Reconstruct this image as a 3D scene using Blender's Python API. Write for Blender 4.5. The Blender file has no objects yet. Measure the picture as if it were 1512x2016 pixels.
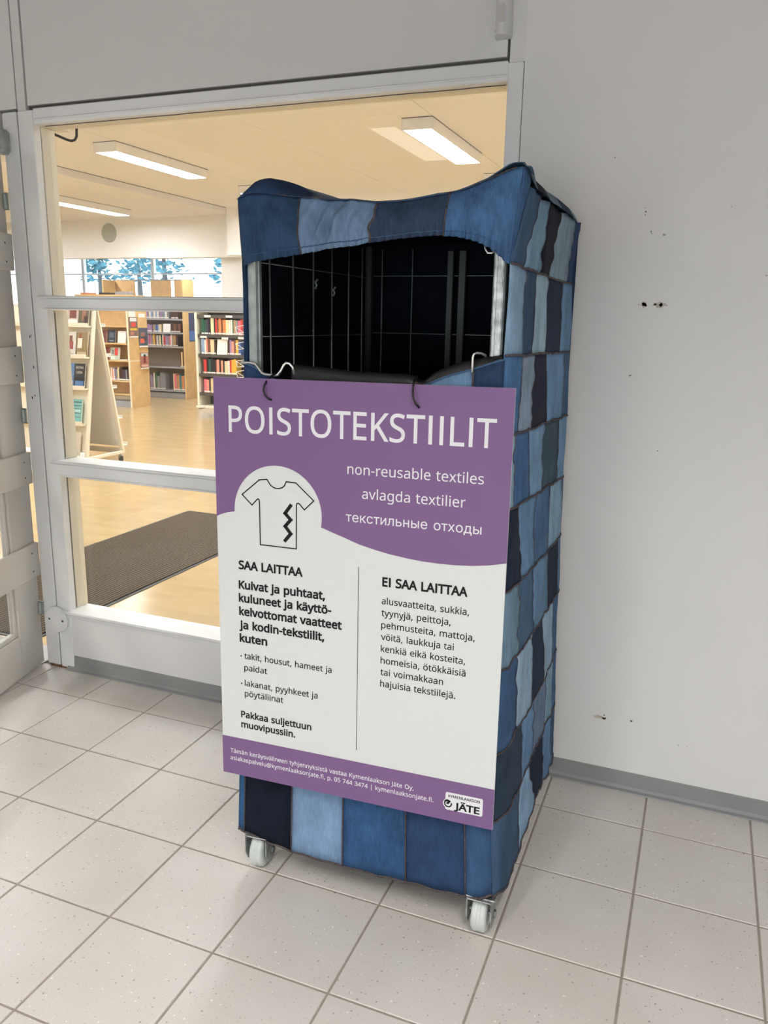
import bpy, bmesh, math, random
from mathutils import Vector, Matrix, noise, geometry
random.seed(7)
PI = math.pi
SC = bpy.context.scene
COL = SC.collection

# ------------------------------------------------------------------ camera
cam = bpy.data.cameras.new('camera')
cam.sensor_fit = 'HORIZONTAL'; cam.sensor_width = 36.0
cam.lens = 1575.3 / 1512 * 36.0
cam.clip_start = 0.05; cam.clip_end = 200
cam_o = bpy.data.objects.new('camera', cam); COL.objects.link(cam_o)
cam_o.matrix_world = Matrix.Translation((1.54, -2.4311, 1.4507)) @ (
    Matrix.Rotation(0.380210, 4, 'Z') @ Matrix.Rotation(-0.0182132, 4, 'Y') @ Matrix.Rotation(1.336799, 4, 'X'))
SC.camera = cam_o

# ------------------------------------------------------------------ world, exposure
SC.view_settings.view_transform = 'Standard'
SC.view_settings.look = 'None'
SC.view_settings.gamma = 1.0
SC.view_settings.use_curve_mapping = False
SC.view_settings.exposure = 0.0
wd = bpy.data.worlds.new('overcast_sky'); SC.world = wd; wd.use_nodes = True
wn = wd.node_tree; wbg = wn.nodes['Background']
wtc = wn.nodes.new('ShaderNodeTexCoord'); wsp = wn.nodes.new('ShaderNodeSeparateXYZ'); wr = wn.nodes.new('ShaderNodeValToRGB')
wn.links.new(wtc.outputs['Generated'], wsp.inputs[0]); wn.links.new(wsp.outputs['Z'], wr.inputs[0]); wn.links.new(wr.outputs[0], wbg.inputs[0])
wr.color_ramp.elements[0].color = (0.86, 0.93, 1.0, 1); wr.color_ramp.elements[1].color = (0.62, 0.78, 1.0, 1)
wbg.inputs[1].default_value = 3.2

def area_light(name, loc, rot, sx, sy, power, color, label):
    l = bpy.data.lights.new(name, 'AREA'); l.shape = 'RECTANGLE'; l.size = sx; l.size_y = sy
    l.energy = power; l.color = color
    o = bpy.data.objects.new(name, l); COL.objects.link(o); o.location = loc; o.rotation_euler = rot
    return o
# daylight coming in through the glazed entrance behind the camera
area_light('entrance_daylight', (1.0, -6.85, 0.95), (PI/2, 0, 0), 4.0, 1.8, 94, (0.90, 0.96, 1.0), '')
VEST_LAMP = 4.0      # emission strength of the vestibule fixtures
LIB_LAMP = 60.0      # emission strength of the library fixtures

# ------------------------------------------------------------------ materials
def mat(name, color, rough=0.6, metal=0.0, spec=0.5, noise_scale=0, noise_amt=0.0, bump=0.0, bump_scale=200, emit=0, sheen=0, coat=0, detail=4):
    m = bpy.data.materials.new(name); m.use_nodes = True
    nt = m.node_tree; b = nt.nodes['Principled BSDF']
    b.inputs['Base Color'].default_value = (*color, 1); b.inputs['Roughness'].default_value = rough
    b.inputs['Metallic'].default_value = metal; b.inputs['Specular IOR Level'].default_value = spec
    if sheen: b.inputs['Sheen Weight'].default_value = sheen
    if coat: b.inputs['Coat Weight'].default_value = coat
    tc = None
    if noise_amt or bump:
        tc = nt.nodes.new('ShaderNodeTexCoord')
    if noise_amt:
        n = nt.nodes.new('ShaderNodeTexNoise'); n.inputs['Scale'].default_value = noise_scale; n.inputs['Detail'].default_value = detail
        nt.links.new(tc.outputs['Object'], n.inputs['Vector'])
        r = nt.nodes.new('ShaderNodeValToRGB')
        r.color_ramp.elements[0].position = 0.3; r.color_ramp.elements[1].position = 0.7
        r.color_ramp.elements[0].color = tuple(max(0, c*(1-noise_amt)) for c in color) + (1,)
        r.color_ramp.elements[1].color = tuple(min(1, c*(1+noise_amt)) for c in color) + (1,)
        nt.links.new(n.outputs['Fac'], r.inputs[0]); nt.links.new(r.outputs[0], b.inputs['Base Color'])
    if bump:
        n2 = nt.nodes.new('ShaderNodeTexNoise'); n2.inputs['Scale'].default_value = bump_scale; n2.inputs['Detail'].default_value = 3
        nt.links.new(tc.outputs['Object'], n2.inputs['Vector'])
        bp = nt.nodes.new('ShaderNodeBump'); bp.inputs['Strength'].default_value = bump; bp.inputs['Distance'].default_value = 0.002
        nt.links.new(n2.outputs['Fac'], bp.inputs['Height']); nt.links.new(bp.outputs[0], b.inputs['Normal'])
    if emit:
        b.inputs['Emission Color'].default_value = (*color, 1); b.inputs['Emission Strength'].default_value = emit
    return m

def s2l(r, g, b):
    f = lambda c: (c/255/12.92) if c/255 <= 0.04045 else ((c/255+0.055)/1.055)**2.4
    return (f(r), f(g), f(b))

M = {}
M['paint'] = mat('wall_paint', (0.76, 0.755, 0.745), 0.75, noise_scale=2.0, noise_amt=0.015, bump=0.08, bump_scale=350)
M['panel'] = mat('panel_paint', (0.70, 0.695, 0.68), 0.55, bump=0.03, bump_scale=300)
M['frame'] = mat('frame_paint', (0.79, 0.795, 0.79), 0.4, noise_scale=6, noise_amt=0.02, bump=0.08, bump_scale=60)
M['cream'] = mat('cream_paint', (0.72, 0.66, 0.52), 0.45, bump=0.08, bump_scale=60)
M['door'] = mat('door_paint', (0.64, 0.61, 0.56), 0.4, noise_scale=5, noise_amt=0.03, bump=0.1, bump_scale=60)
M['gap'] = mat('joint_shadow_filler', (0.10, 0.095, 0.085), 0.9)
M['base'] = mat('grey_vinyl', (0.27, 0.275, 0.275), 0.4, noise_scale=8, noise_amt=0.04)
M['grout'] = mat('grout', (0.33, 0.29, 0.245), 0.9, noise_scale=30, noise_amt=0.15)
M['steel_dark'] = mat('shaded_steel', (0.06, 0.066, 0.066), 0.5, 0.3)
M['steel'] = mat('galvanised_steel', (0.36, 0.385, 0.385), 0.42, 0.7, noise_scale=45, noise_amt=0.5)
M['steel_dull'] = mat('dull_galvanised_steel', (0.42, 0.46, 0.45), 0.5, 0.55, noise_scale=30, noise_amt=0.2)
M['wire'] = mat('zinc_wire', (0.75, 0.75, 0.72), 0.35, 0.8)
M['nylon'] = mat('white_nylon', (0.60, 0.64, 0.62), 0.35, noise_scale=25, noise_amt=0.08)
M['rust'] = mat('wheel_dirt', (0.35, 0.27, 0.18), 0.8, noise_scale=30, noise_amt=0.3)
M['bag'] = mat('black_bag', (0.012, 0.012, 0.013), 0.36, bump=0.3, bump_scale=25)
M['tie'] = mat('black_nylon', (0.01, 0.01, 0.012), 0.3)
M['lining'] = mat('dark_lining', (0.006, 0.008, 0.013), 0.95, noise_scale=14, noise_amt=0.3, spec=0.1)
M['seam'] = mat('seam_thread', (0.075, 0.058, 0.060), 0.9, noise_scale=150, noise_amt=0.5, bump=0.8, bump_scale=500)
M['purple'] = mat('purple_print', s2l(120, 90, 134), 0.5, spec=0.3)
M['white'] = mat('white_board', (0.64, 0.66, 0.655), 0.5, spec=0.3)
M['ink'] = mat('black_print', (0.010, 0.010, 0.012), 0.6, spec=0.2)
M['inkw'] = mat('white_print', (0.71, 0.71, 0.74), 0.5, spec=0.3)
M['plaster'] = mat('broken_plaster', (0.16, 0.085, 0.045), 0.95, noise_scale=200, noise_amt=0.6)
M['chipw'] = mat('chipped_paint', (0.55, 0.50, 0.42), 0.9, noise_scale=200, noise_amt=0.3)
M['device'] = mat('white_plastic', (0.66, 0.66, 0.67), 0.35)
M['libwhite'] = mat('library_wall_paint', (0.90, 0.89, 0.88), 0.8)
M['libceil'] = mat('library_ceiling_paint', (0.82, 0.81, 0.82), 0.85)
M['wood'] = mat('beech_wood', (0.70, 0.46, 0.20), 0.45, noise_scale=7, noise_amt=0.12)
M['wood_d'] = mat('beech_wood_edge', (0.60, 0.38, 0.17), 0.5, noise_scale=7, noise_amt=0.12)
M['shelfgrey'] = mat('grey_steel_shelf', (0.42, 0.43, 0.46), 0.4, 0.2)
M['shelfback'] = mat('shelf_backing', (0.33, 0.27, 0.22), 0.8)
M['shelfdark'] = mat('dark_steel_shelf', (0.09, 0.08, 0.07), 0.45, 0.2)
M['libdisplay'] = mat('display_white', (0.78, 0.74, 0.68), 0.5)
M['displaycream'] = mat('display_cream', (0.80, 0.72, 0.56), 0.5)
M['paper'] = mat('paper_label', (0.85, 0.82, 0.76), 0.7)
M['pages'] = mat('page_block', (0.75, 0.68, 0.55), 0.8)
M['black'] = mat('black_plastic', (0.012, 0.012, 0.014), 0.4)
M['bark'] = mat('tree_bark', (0.12, 0.12, 0.12), 0.9)
M['leaf'] = mat('conifer_needles', (0.10, 0.28, 0.33), 0.9, noise_scale=9, noise_amt=0.5)
M['snow'] = mat('pale_ground', (0.75, 0.80, 0.85), 0.9)
M['pvc'] = mat('window_plastic', (0.82, 0.86, 0.90), 0.4)
M['disc'] = mat('disc_grey', (0.40, 0.42, 0.36), 0.7)

def lamp_mat(name, color, strength):
    m = bpy.data.materials.new(name); m.use_nodes = True; nt = m.node_tree
    b = nt.nodes['Principled BSDF']; b.inputs['Base Color'].default_value = (0.8, 0.8, 0.8, 1)
    b.inputs['Emission Color'].default_value = (*color, 1); b.inputs['Emission Strength'].default_value = strength
    return m
M['liblamp'] = lamp_mat('library_diffuser', (0.94, 0.97, 1.0), LIB_LAMP)
M['vestlamp'] = lamp_mat('vestibule_diffuser', (1.0, 0.93, 0.84), VEST_LAMP)

def glass_mat():
    m = bpy.data.materials.new('window_glass'); m.use_nodes = True; nt = m.node_tree
    nt.nodes.remove(nt.nodes['Principled BSDF']); out = nt.nodes['Material Output']
    t = nt.nodes.new('ShaderNodeBsdfTransparent'); g = nt.nodes.new('ShaderNodeBsdfGlossy'); mx = nt.nodes.new('ShaderNodeMixShader')
    fr = nt.nodes.new('ShaderNodeFresnel'); fr.inputs[0].default_value = 1.45
    t.inputs[0].default_value = (0.985, 0.99, 0.985, 1); g.inputs['Roughness'].default_value = 0.0
    
    # the pane is a closed box without refraction: keep the same index on the way out
    gg = nt.nodes.new('ShaderNodeNewGeometry'); mr = nt.nodes.new('ShaderNodeMapRange'); mr.inputs[3].default_value = 1.45; mr.inputs[4].default_value = 1/1.45
    nt.links.new(gg.outputs['Backfacing'], mr.inputs[0]); nt.links.new(mr.outputs[0], fr.inputs[0])
    nt.links.new(fr.outputs[0], mx.inputs[0]); nt.links.new(t.outputs[0], mx.inputs[1]); nt.links.new(g.outputs[0], mx.inputs[2])
    nt.links.new(mx.outputs[0], out.inputs['Surface'])
    return m
M['glass'] = glass_mat()

def tile_mat():
    m = mat('speckled_tile', (0.53, 0.50, 0.46), 0.42); nt = m.node_tree; b = nt.nodes['Principled BSDF']
    tc = nt.nodes.new('ShaderNodeTexCoord')
    geo = nt.nodes.new('ShaderNodeNewGeometry')
    base = nt.nodes.new('ShaderNodeTexNoise'); base.inputs['Scale'].default_value = 3.0; base.inputs['Detail'].default_value = 5
    nt.links.new(geo.outputs['Position'], base.inputs['Vector'])
    r = nt.nodes.new('ShaderNodeValToRGB'); r.color_ramp.elements[0].position = .3; r.color_ramp.elements[1].position = .7
    r.color_ramp.elements[0].color = (0.61, 0.575, 0.53, 1); r.color_ramp.elements[1].color = (0.67, 0.645, 0.615, 1)
    nt.links.new(base.outputs['Fac'], r.inputs[0])
    cur = r.outputs[0]
    for sc_, th, col, seed in ((95, 0.10, (0.30, 0.27, 0.25, 1), 0.0), (80, 0.085, (0.92, 0.89, 0.84, 1), 3.3), (200, 0.12, (0.40, 0.37, 0.34, 1), 6.1)):
        mp = nt.nodes.new('ShaderNodeMapping'); mp.inputs['Location'].default_value = (seed, seed*.7, seed)
        nt.links.new(geo.outputs['Position'], mp.inputs[0])
        wob = nt.nodes.new('ShaderNodeTexVoronoi'); wob.feature = 'F1'; wob.inputs['Scale'].default_value = sc_
        nt.links.new(mp.outputs[0], wob.inputs['Vector'])
        # only some cells carry a chip
        sp = nt.nodes.new('ShaderNodeSeparateColor'); nt.links.new(wob.outputs['Color'], sp.inputs[0])
        gt = nt.nodes.new('ShaderNodeMath'); gt.operation = 'GREATER_THAN'; gt.inputs[1].default_value = 0.72
        nt.links.new(sp.outputs[0], gt.inputs[0])
        szm = nt.nodes.new('ShaderNodeMath'); szm.operation = 'MULTIPLY'; szm.inputs[1].default_value = th*2.6
        nt.links.new(sp.outputs[1], szm.inputs[0])
        lt = nt.nodes.new('ShaderNodeMath'); lt.operation = 'LESS_THAN'
        nt.links.new(wob.outputs['Distance'], lt.inputs[0]); nt.links.new(szm.outputs[0], lt.inputs[1])
        mu = nt.nodes.new('ShaderNodeMath'); mu.operation = 'MULTIPLY'
        nt.links.new(gt.outputs[0], mu.inputs[0]); nt.links.new(lt.outputs[0], mu.inputs[1])
        m2 = nt.nodes.new('ShaderNodeMath'); m2.operation = 'MULTIPLY'; m2.inputs[1].default_value = 0.75
        nt.links.new(mu.outputs[0], m2.inputs[0])
        mx = nt.nodes.new('ShaderNodeMix'); mx.data_type = 'RGBA'
        nt.links.new(m2.outputs[0], mx.inputs[0]); nt.links.new(cur, mx.inputs[6]); mx.inputs[7].default_value = col
        cur = mx.outputs[2]
    nt.links.new(cur, b.inputs['Base Color'])
    n2 = nt.nodes.new('ShaderNodeTexNoise'); n2.inputs['Scale'].default_value = 90
    nt.links.new(geo.outputs['Position'], n2.inputs['Vector'])
    bp = nt.nodes.new('ShaderNodeBump'); bp.inputs['Strength'].default_value = 0.12; bp.inputs['Distance'].default_value = 0.002
    nt.links.new(n2.outputs['Fac'], bp.inputs['Height']); nt.links.new(bp.outputs[0], b.inputs['Normal'])
    return m
M['tile'] = tile_mat()

def lino_mat():
    m = mat('yellow_linoleum', (0.56, 0.38, 0.19), 0.22, spec=0.28); nt = m.node_tree; b = nt.nodes['Principled BSDF']
    geo = nt.nodes.new('ShaderNodeNewGeometry'); mp = nt.nodes.new('ShaderNodeMapping'); mp.inputs['Scale'].default_value = (1.2, 3.5, 1)
    nt.links.new(geo.outputs['Position'], mp.inputs[0])
    n = nt.nodes.new('ShaderNodeTexNoise'); n.inputs['Scale'].default_value = 2.2; n.inputs['Detail'].default_value = 4; n.inputs['Distortion'].default_value = 0.5
    nt.links.new(mp.outputs[0], n.inputs['Vector'])
    r = nt.nodes.new('ShaderNodeValToRGB'); r.color_ramp.elements[0].position = .3; r.color_ramp.elements[1].position = .72
    r.color_ramp.elements[0].color = (0.44, 0.305, 0.145, 1); r.color_ramp.elements[1].color = (0.52, 0.375, 0.19, 1)
    nt.links.new(n.outputs['Fac'], r.inputs[0]); nt.links.new(r.outputs[0], b.inputs['Base Color'])
    b.inputs['Roughness'].default_value = 0.18
    return m
M['lino'] = lino_mat()

def mat_mat():
    m = mat('ribbed_mat', (0.12, 0.09, 0.06), 0.95, spec=0.1); nt = m.node_tree; b = nt.nodes['Principled BSDF']
    geo = nt.nodes.new('ShaderNodeNewGeometry')
    w = nt.nodes.new('ShaderNodeTexWave'); w.inputs['Scale'].default_value = 14; w.inputs['Distortion'].default_value = 1.5; w.inputs['Detail'].default_value = 3; w.inputs['Detail Scale'].default_value = 8
    w.bands_direction = 'X'
    nt.links.new(geo.outputs['Position'], w.inputs['Vector'])
    n = nt.nodes.new('ShaderNodeTexNoise'); n.inputs['Scale'].default_value = 160
    nt.links.new(geo.outputs['Position'], n.inputs['Vector'])
    r = nt.nodes.new('ShaderNodeValToRGB'); r.color_ramp.elements[0].color = (0.03, 0.024, 0.017, 1); r.color_ramp.elements[1].color = (0.20, 0.158, 0.112, 1)
    ad = nt.nodes.new('ShaderNodeMath'); ad.operation = 'MULTIPLY'
    nt.links.new(w.outputs['Fac'], ad.inputs[0]); nt.links.new(n.outputs['Fac'], ad.inputs[1])
    ml = nt.nodes.new('ShaderNodeMath'); ml.operation = 'MULTIPLY'; ml.inputs[1].default_value = 1.45
    nt.links.new(ad.outputs[0], ml.inputs[0]); nt.links.new(ml.outputs[0], r.inputs[0]); nt.links.new(r.outputs[0], b.inputs['Base Color'])
    bp = nt.nodes.new('ShaderNodeBump'); bp.inputs['Strength'].default_value = 0.6; bp.inputs['Distance'].default_value = 0.004
    nt.links.new(w.outputs['Fac'], bp.inputs['Height']); nt.links.new(bp.outputs[0], b.inputs['Normal'])
    return m
M['mat'] = mat_mat()

DEN = {}
def denim(rgb, var=0.16):
    """denim of an sRGB colour: fading mottles, vertical streaks and a twill relief"""
    key = (tuple(rgb), var)
    if key in DEN: return DEN[key]
    c = s2l(*rgb); g_ = sum(c)/3; c = tuple(x*.88+g_*.12 for x in c)
    m = bpy.data.materials.new('denim'); m.use_nodes = True; nt = m.node_tree; b = nt.nodes['Principled BSDF']
    b.inputs['Roughness'].default_value = 0.88; b.inputs['Specular IOR Level'].default_value = 0.15; b.inputs['Sheen Weight'].default_value = 0.0
    geo = nt.nodes.new('ShaderNodeNewGeometry')
    n = nt.nodes.new('ShaderNodeTexNoise'); n.inputs['Scale'].default_value = 17; n.inputs['Detail'].default_value = 9; n.inputs['Roughness'].default_value = 0.65
    mp0 = nt.nodes.new('ShaderNodeMapping'); mp0.inputs['Location'].default_value = (random.random()*9, random.random()*9, 0); mp0.inputs['Scale'].default_value = (1, 1, 0.6)
    nt.links.new(geo.outputs['Position'], mp0.inputs[0]); nt.links.new(mp0.outputs[0], n.inputs['Vector'])
    st = nt.nodes.new('ShaderNodeTexNoise'); st.inputs['Scale'].default_value = 240; st.inputs['Detail'].default_value = 3
    mp = nt.nodes.new('ShaderNodeMapping'); mp.inputs['Scale'].default_value = (1, 1, 0.12)
    nt.links.new(geo.outputs['Position'], mp.inputs[0]); nt.links.new(mp.outputs[0], st.inputs['Vector'])
    mixf = nt.nodes.new('ShaderNodeMath'); mixf.operation = 'MULTIPLY_ADD'; mixf.inputs[1].default_value = 0.35
    sub = nt.nodes.new('ShaderNodeMath'); sub.operation = 'SUBTRACT'; sub.inputs[1].default_value = 0.5
    nt.links.new(st.outputs['Fac'], sub.inputs[0]); nt.links.new(sub.outputs[0], mixf.inputs[0]); nt.links.new(n.outputs['Fac'], mixf.inputs[2])
    r = nt.nodes.new('ShaderNodeValToRGB'); r.color_ramp.elements[0].position = .28; r.color_ramp.elements[1].position = .74
    k = var*2.2
    r.color_ramp.elements[0].color = tuple(x*(1-k*.9) for x in c)+(1,)
    r.color_ramp.elements[1].color = tuple(min(1, x*(1+k)+.002) for x in c)+(1,)
    nt.links.new(mixf.outputs[0], r.inputs[0]); nt.links.new(r.outputs[0], b.inputs['Base Color'])
    bp = nt.nodes.new('ShaderNodeBump'); bp.inputs['Strength'].default_value = 0.35; bp.inputs['Distance'].default_value = 0.0015
    nt.links.new(st.outputs['Fac'], bp.inputs['Height'])
    bp2 = nt.nodes.new('ShaderNodeBump'); bp2.inputs['Strength'].default_value = 0.45; bp2.inputs['Distance'].default_value = 0.010
    nt.links.new(n.outputs['Fac'], bp2.inputs['Height']); nt.links.new(bp2.outputs[0], bp.inputs['Normal'])
    nt.links.new(bp.outputs[0], b.inputs['Normal'])
    DEN[key] = m
    return m

# ------------------------------------------------------------------ helpers
def tag(o, label=None, cat=None, group=None, kind=None):
    if label: o['label'] = label
    if cat: o['category'] = cat
    if group: o['group'] = group
    if kind: o['kind'] = kind
    return o
def empty(name, loc=(0, 0, 0), rz=0):
    o = bpy.data.objects.new(name, None); COL.objects.link(o); o.location = loc; o.rotation_euler = (0, 0, rz); o.empty_display_size = 0.05
    return o
def link(name, bm, m, parent=None, smooth=False, world=True):
    me = bpy.data.meshes.new(name); bm.to_mesh(me); bm.free()
    for x in (m if isinstance(m, (list, tuple)) else [m]): me.materials.append(x)
    if smooth:
        for p in me.polygons: p.use_smooth = True
    return place(name, me, parent, world)
def place(name, me, parent=None, world=True):
    o = bpy.data.objects.new(name, me); COL.objects.link(o)
    if parent is not None:
        o.parent = parent
        if world:
            o.matrix_parent_inverse = base_matrix(parent).inverted()
    return o
def base_matrix(o):
    m = Matrix.LocRotScale(o.location, o.rotation_euler, o.scale)
    if o.parent is not None: m = base_matrix(o.parent) @ o.matrix_parent_inverse @ m
    return m
def B(): return bmesh.new()
def box(bm, x0, x1, y0, y1, z0, z1, bev=0.0, mi=0):
    r = bmesh.ops.create_cube(bm, size=1.0)
    vs = r['verts']
    for v in vs:
        v.co.x = x0 + (v.co.x+.5)*(x1-x0); v.co.y = y0 + (v.co.y+.5)*(y1-y0); v.co.z = z0 + (v.co.z+.5)*(z1-z0)
    fs = set(f for v in vs for f in v.link_faces)
    for f in fs: f.material_index = mi
    if bev:
        es = set(e for v in vs for e in v.link_edges)
        bmesh.ops.bevel(bm, geom=list(es), offset=bev, segments=1, affect='EDGES', profile=0.5)
    return bm
def tube(bm, pts, r, n=8, mi=0, closed=False, flat=None):
    """swept tube along pts; flat = (rx, rz) gives an oval"""
    pts = [Vector(p) for p in pts]; rings = []
    N = len(pts)
    up0 = None
    for i, p in enumerate(pts):
        a = pts[max(0, i-1)]; c = pts[min(N-1, i+1)]
        t = (c-a).normalized() if (c-a).length > 1e-9 else Vector((0, 0, 1))
        if up0 is None:
            up0 = Vector((0, 0, 1)) if abs(t.z) < .9 else Vector((1, 0, 0))
        s = t.cross(up0).normalized(); u = s.cross(t).normalized(); up0 = u
        rad = r[i] if isinstance(r, (list, tuple)) else r
        ra, rb = (rad, rad) if flat is None else (flat[0], flat[1])
        rings.append([bm.verts.new(p + s*math.cos(2*PI*k/n)*ra + u*math.sin(2*PI*k/n)*rb) for k in range(n)])
    for a, b in zip(rings, rings[1:]):
        for k in range(n):
            f = bm.faces.new((a[k], a[(k+1) % n], b[(k+1) % n], b[k])); f.material_index = mi; f.smooth = True
    for rg, rev in ((rings[0], True), (rings[-1], False)):
        f = bm.faces.new(rg[::-1] if rev else rg); f.material_index = mi
    return bm
def fix(bm):
    bmesh.ops.recalc_face_normals(bm, faces=bm.faces[:]); return bm
def cyl(bm, c, axis, r, h, n=24, mi=0, bev=0):
    c = Vector(c); a = Vector(axis).normalized()
    up = Vector((0, 0, 1)) if abs(a.z) < .9 else Vector((1, 0, 0))
    s = a.cross(up).normalized(); u = s.cross(a)
    prof = [(-h/2, 0), (-h/2, r-bev), (-h/2+bev, r), (h/2-bev, r), (h/2, r-bev), (h/2, 0)] if bev else [(-h/2, 0), (-h/2, r), (h/2, r), (h/2, 0)]
    rings = []
    for d, rr in prof:
        if rr == 0: rings.append([bm.verts.new(c+a*d)])
        else: rings.append([bm.verts.new(c+a*d+s*math.cos(2*PI*k/n)*rr+u*math.sin(2*PI*k/n)*rr) for k in range(n)])
    for p, q in zip(rings, rings[1:]):
        for k in range(n):
            k2 = (k+1) % n
            if len(p) == 1: f = bm.faces.new((p[0], q[k2], q[k]))
            elif len(q) == 1: f = bm.faces.new((p[k], p[k2], q[0]))
            else: f = bm.faces.new((p[k], p[k2], q[k2], q[k]))
            f.material_index = mi
    return bm
def poly_prism(bm, pts, axis, d0, d1, mi=0):
    """extrude a 2D polygon; axis 'x': pts are (y,z), 'y': (x,z), 'z': (x,y)"""
    def P(p, d): return {'x': (d, p[0], p[1]), 'y': (p[0], d, p[1]), 'z': (p[0], p[1], d)}[axis]
    a = [bm.verts.new(P(p, d0)) for p in pts]; b = [bm.verts.new(P(p, d1)) for p in pts]
    fs = [bm.faces.new(a[::-1]), bm.faces.new(b)]
    n = len(pts)
    for k in range(n): fs.append(bm.faces.new((a[k], a[(k+1) % n], b[(k+1) % n], b[k])))
    for f in fs: f.material_index = mi
    return bm
def simple(name, m, parent, *bx, bev=0.0, smooth=False):
    bm = B()
    for b in bx: box(bm, *b, bev=bev)
    return link(name, bm, m, parent, smooth)

# ------------------------------------------------------------------ setting: floors
fl = simple('floor', M['grout'], None, (-3.0, 3.2, -7.0, 0.10, -0.05, -0.0022))
tag(fl, 'grey speckled tiled floor of the entrance hall under the denim covered cage', 'floor', kind='structure')
def tile_mesh(w, d):
    bm = B(); box(bm, 0, w, 0, d, -0.006, 0.0)
    top = [f for f in bm.faces if f.normal.z > .5]
    es = list(top[0].edges)
    bmesh.ops.bevel(bm, geom=es, offset=0.0015, segments=1, affect='EDGES')
    me = bpy.data.meshes.new('floor_tile'); bm.to_mesh(me); bm.free(); me.materials.append(M['tile']); return me
G_ = 0.0027
full = tile_mesh(0.3-2*G_, 0.3-2*G_); cut = tile_mesh(0.3-2*G_, 0.1945-2*G_)
for i in range(-8, 10):
    for j in range(-2, 14):
        y1 = 0.0 if j == -2 else -0.1945-0.3*(j+1)+0.0
        x0 = i*0.3
        if x0 < -2.9 or x0 > 3.1: continue
        if j == -2: me, yy = cut, -0.1945+G_
        else: me, yy = full, -0.1945-0.3*(j+2)+G_
        o = place('floor_tile', me, fl); o.location = (x0+G_, yy, random.uniform(-.0004, .0004))
lf = simple('floor_library', M['lino'], None, (-15.0, 4.0, 0.10, 12.6, -0.05, 0.0))
tag(lf, 'glossy yellow linoleum floor of the library behind the window', 'floor', kind='structure')
th = simple('trim_1', M['base'], None, (-2.05, -0.97, -0.02, 0.14, 0.0, 0.004))
tag(th, 'flat grey threshold strip under the open door at left', 'threshold', kind='structure')

# ------------------------------------------------------------------ setting: walls of the entrance hall
wr_ = simple('wall_right', M['paint'], None, (0.978, 3.2, 0.0, 0.14, 0.0, 2.95))
tag(wr_, 'plain white painted wall with small damage holes right of the cage', 'wall', kind='structure')
wl = simple('wall_low', M['paint'], None, (-0.838, 0.978, 0.0, 0.12, 0.0, 0.232))
tag(wl, 'low white wall panel under the library window', 'wall', kind='structure')
# painted upper panel with its shadow joint
up = empty('wall_upper', (0.05, 0, 2.2)); tag(up, 'large flat grey-white panel above the window with dark joint around it', 'wall', kind='structure')
simple('joint', M['gap'], up, (-0.90, 0.978, 0.016, 0.10, 2.165, 2.95))
simple('panel', M['panel'], up, (-0.829, 0.926, 0.004, 0.02, 2.182, 2.95))
simple('panel', M['panel'], up, (-0.873, -0.835, 0.0, 0.02, 2.165, 2.95))
simple('panel', M['panel'], up, (0.935, 0.978, 0.0, 0.02, 2.165, 2.95))
wdoor = empty('wall_door', (-1.5, 0, 2.2)); tag(wdoor, 'grey-white panel above the open door at the left edge', 'wall', kind='structure')
simple('panel', M['panel'], wdoor, (-3.0, -0.879, 0.0, 0.12, 2.175, 2.95))
simple('panel', M['panel'], wdoor, (-2.12, -0.97, 0.0, 0.12, 2.11, 2.170))
wleft = simple('wall_far_left', M['paint'], None, (-3.0, -2.05, 0.0, 0.12, 0.0, 2.17))
tag(wleft, 'white wall beyond the open door, left of the doorway', 'wall', kind='structure')
for nm, bx, lb in (('wall_side_left', (-3.14, -3.0, -7.0, 0.1, 0, 2.95), 'white side wall of the entrance hall, left'),
                   ('wall_side_right', (3.2, 3.34, -7.0, 0.1, 0, 2.95), 'white side wall of the entrance hall, right'),
                   ('wall_behind', (-3.0, 3.2, -7.1, -7.0, 0, 2.95), 'wall with the entrance behind the viewer')):
    tag(simple(nm, M['paint'], None, bx), lb, 'wall', kind='structure')
M['hallceil'] = mat('dark_unseen_ceiling', (0.13, 0.10, 0.075), 0.7, noise_scale=6, noise_amt=0.2)  # unseen ceiling, coloured dark so less light bounces onto the upper walls
tag(simple('ceiling', M['hallceil'], None, (-3.14, 3.34, -7.1, 0.1, 2.95, 3.05)), 'unseen ceiling of the entrance hall, made dark to dim the upper walls', 'ceiling', kind='structure')

# baseboards (welded vinyl, curved at the foot)
def baseboard(name, x0, x1, label):
    bm = B()
    poly_prism(bm, [(0.0, 0.0), (-0.022, 0.0), (-0.020, 0.003), (-0.010, 0.007), (-0.005, 0.016), (-0.0035, 0.060), (0.0, 0.063)], 'x', x0, x1)
    fix(bm); o = link(name, bm, M['base']); tag(o, label, 'baseboard', kind='structure')
baseboard('baseboard_right', 0.978, 3.2, 'grey vinyl baseboard along the foot of the right wall')
baseboard('baseboard_left', -0.838, 0.978, 'grey vinyl baseboard under the low wall below the window')

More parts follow.
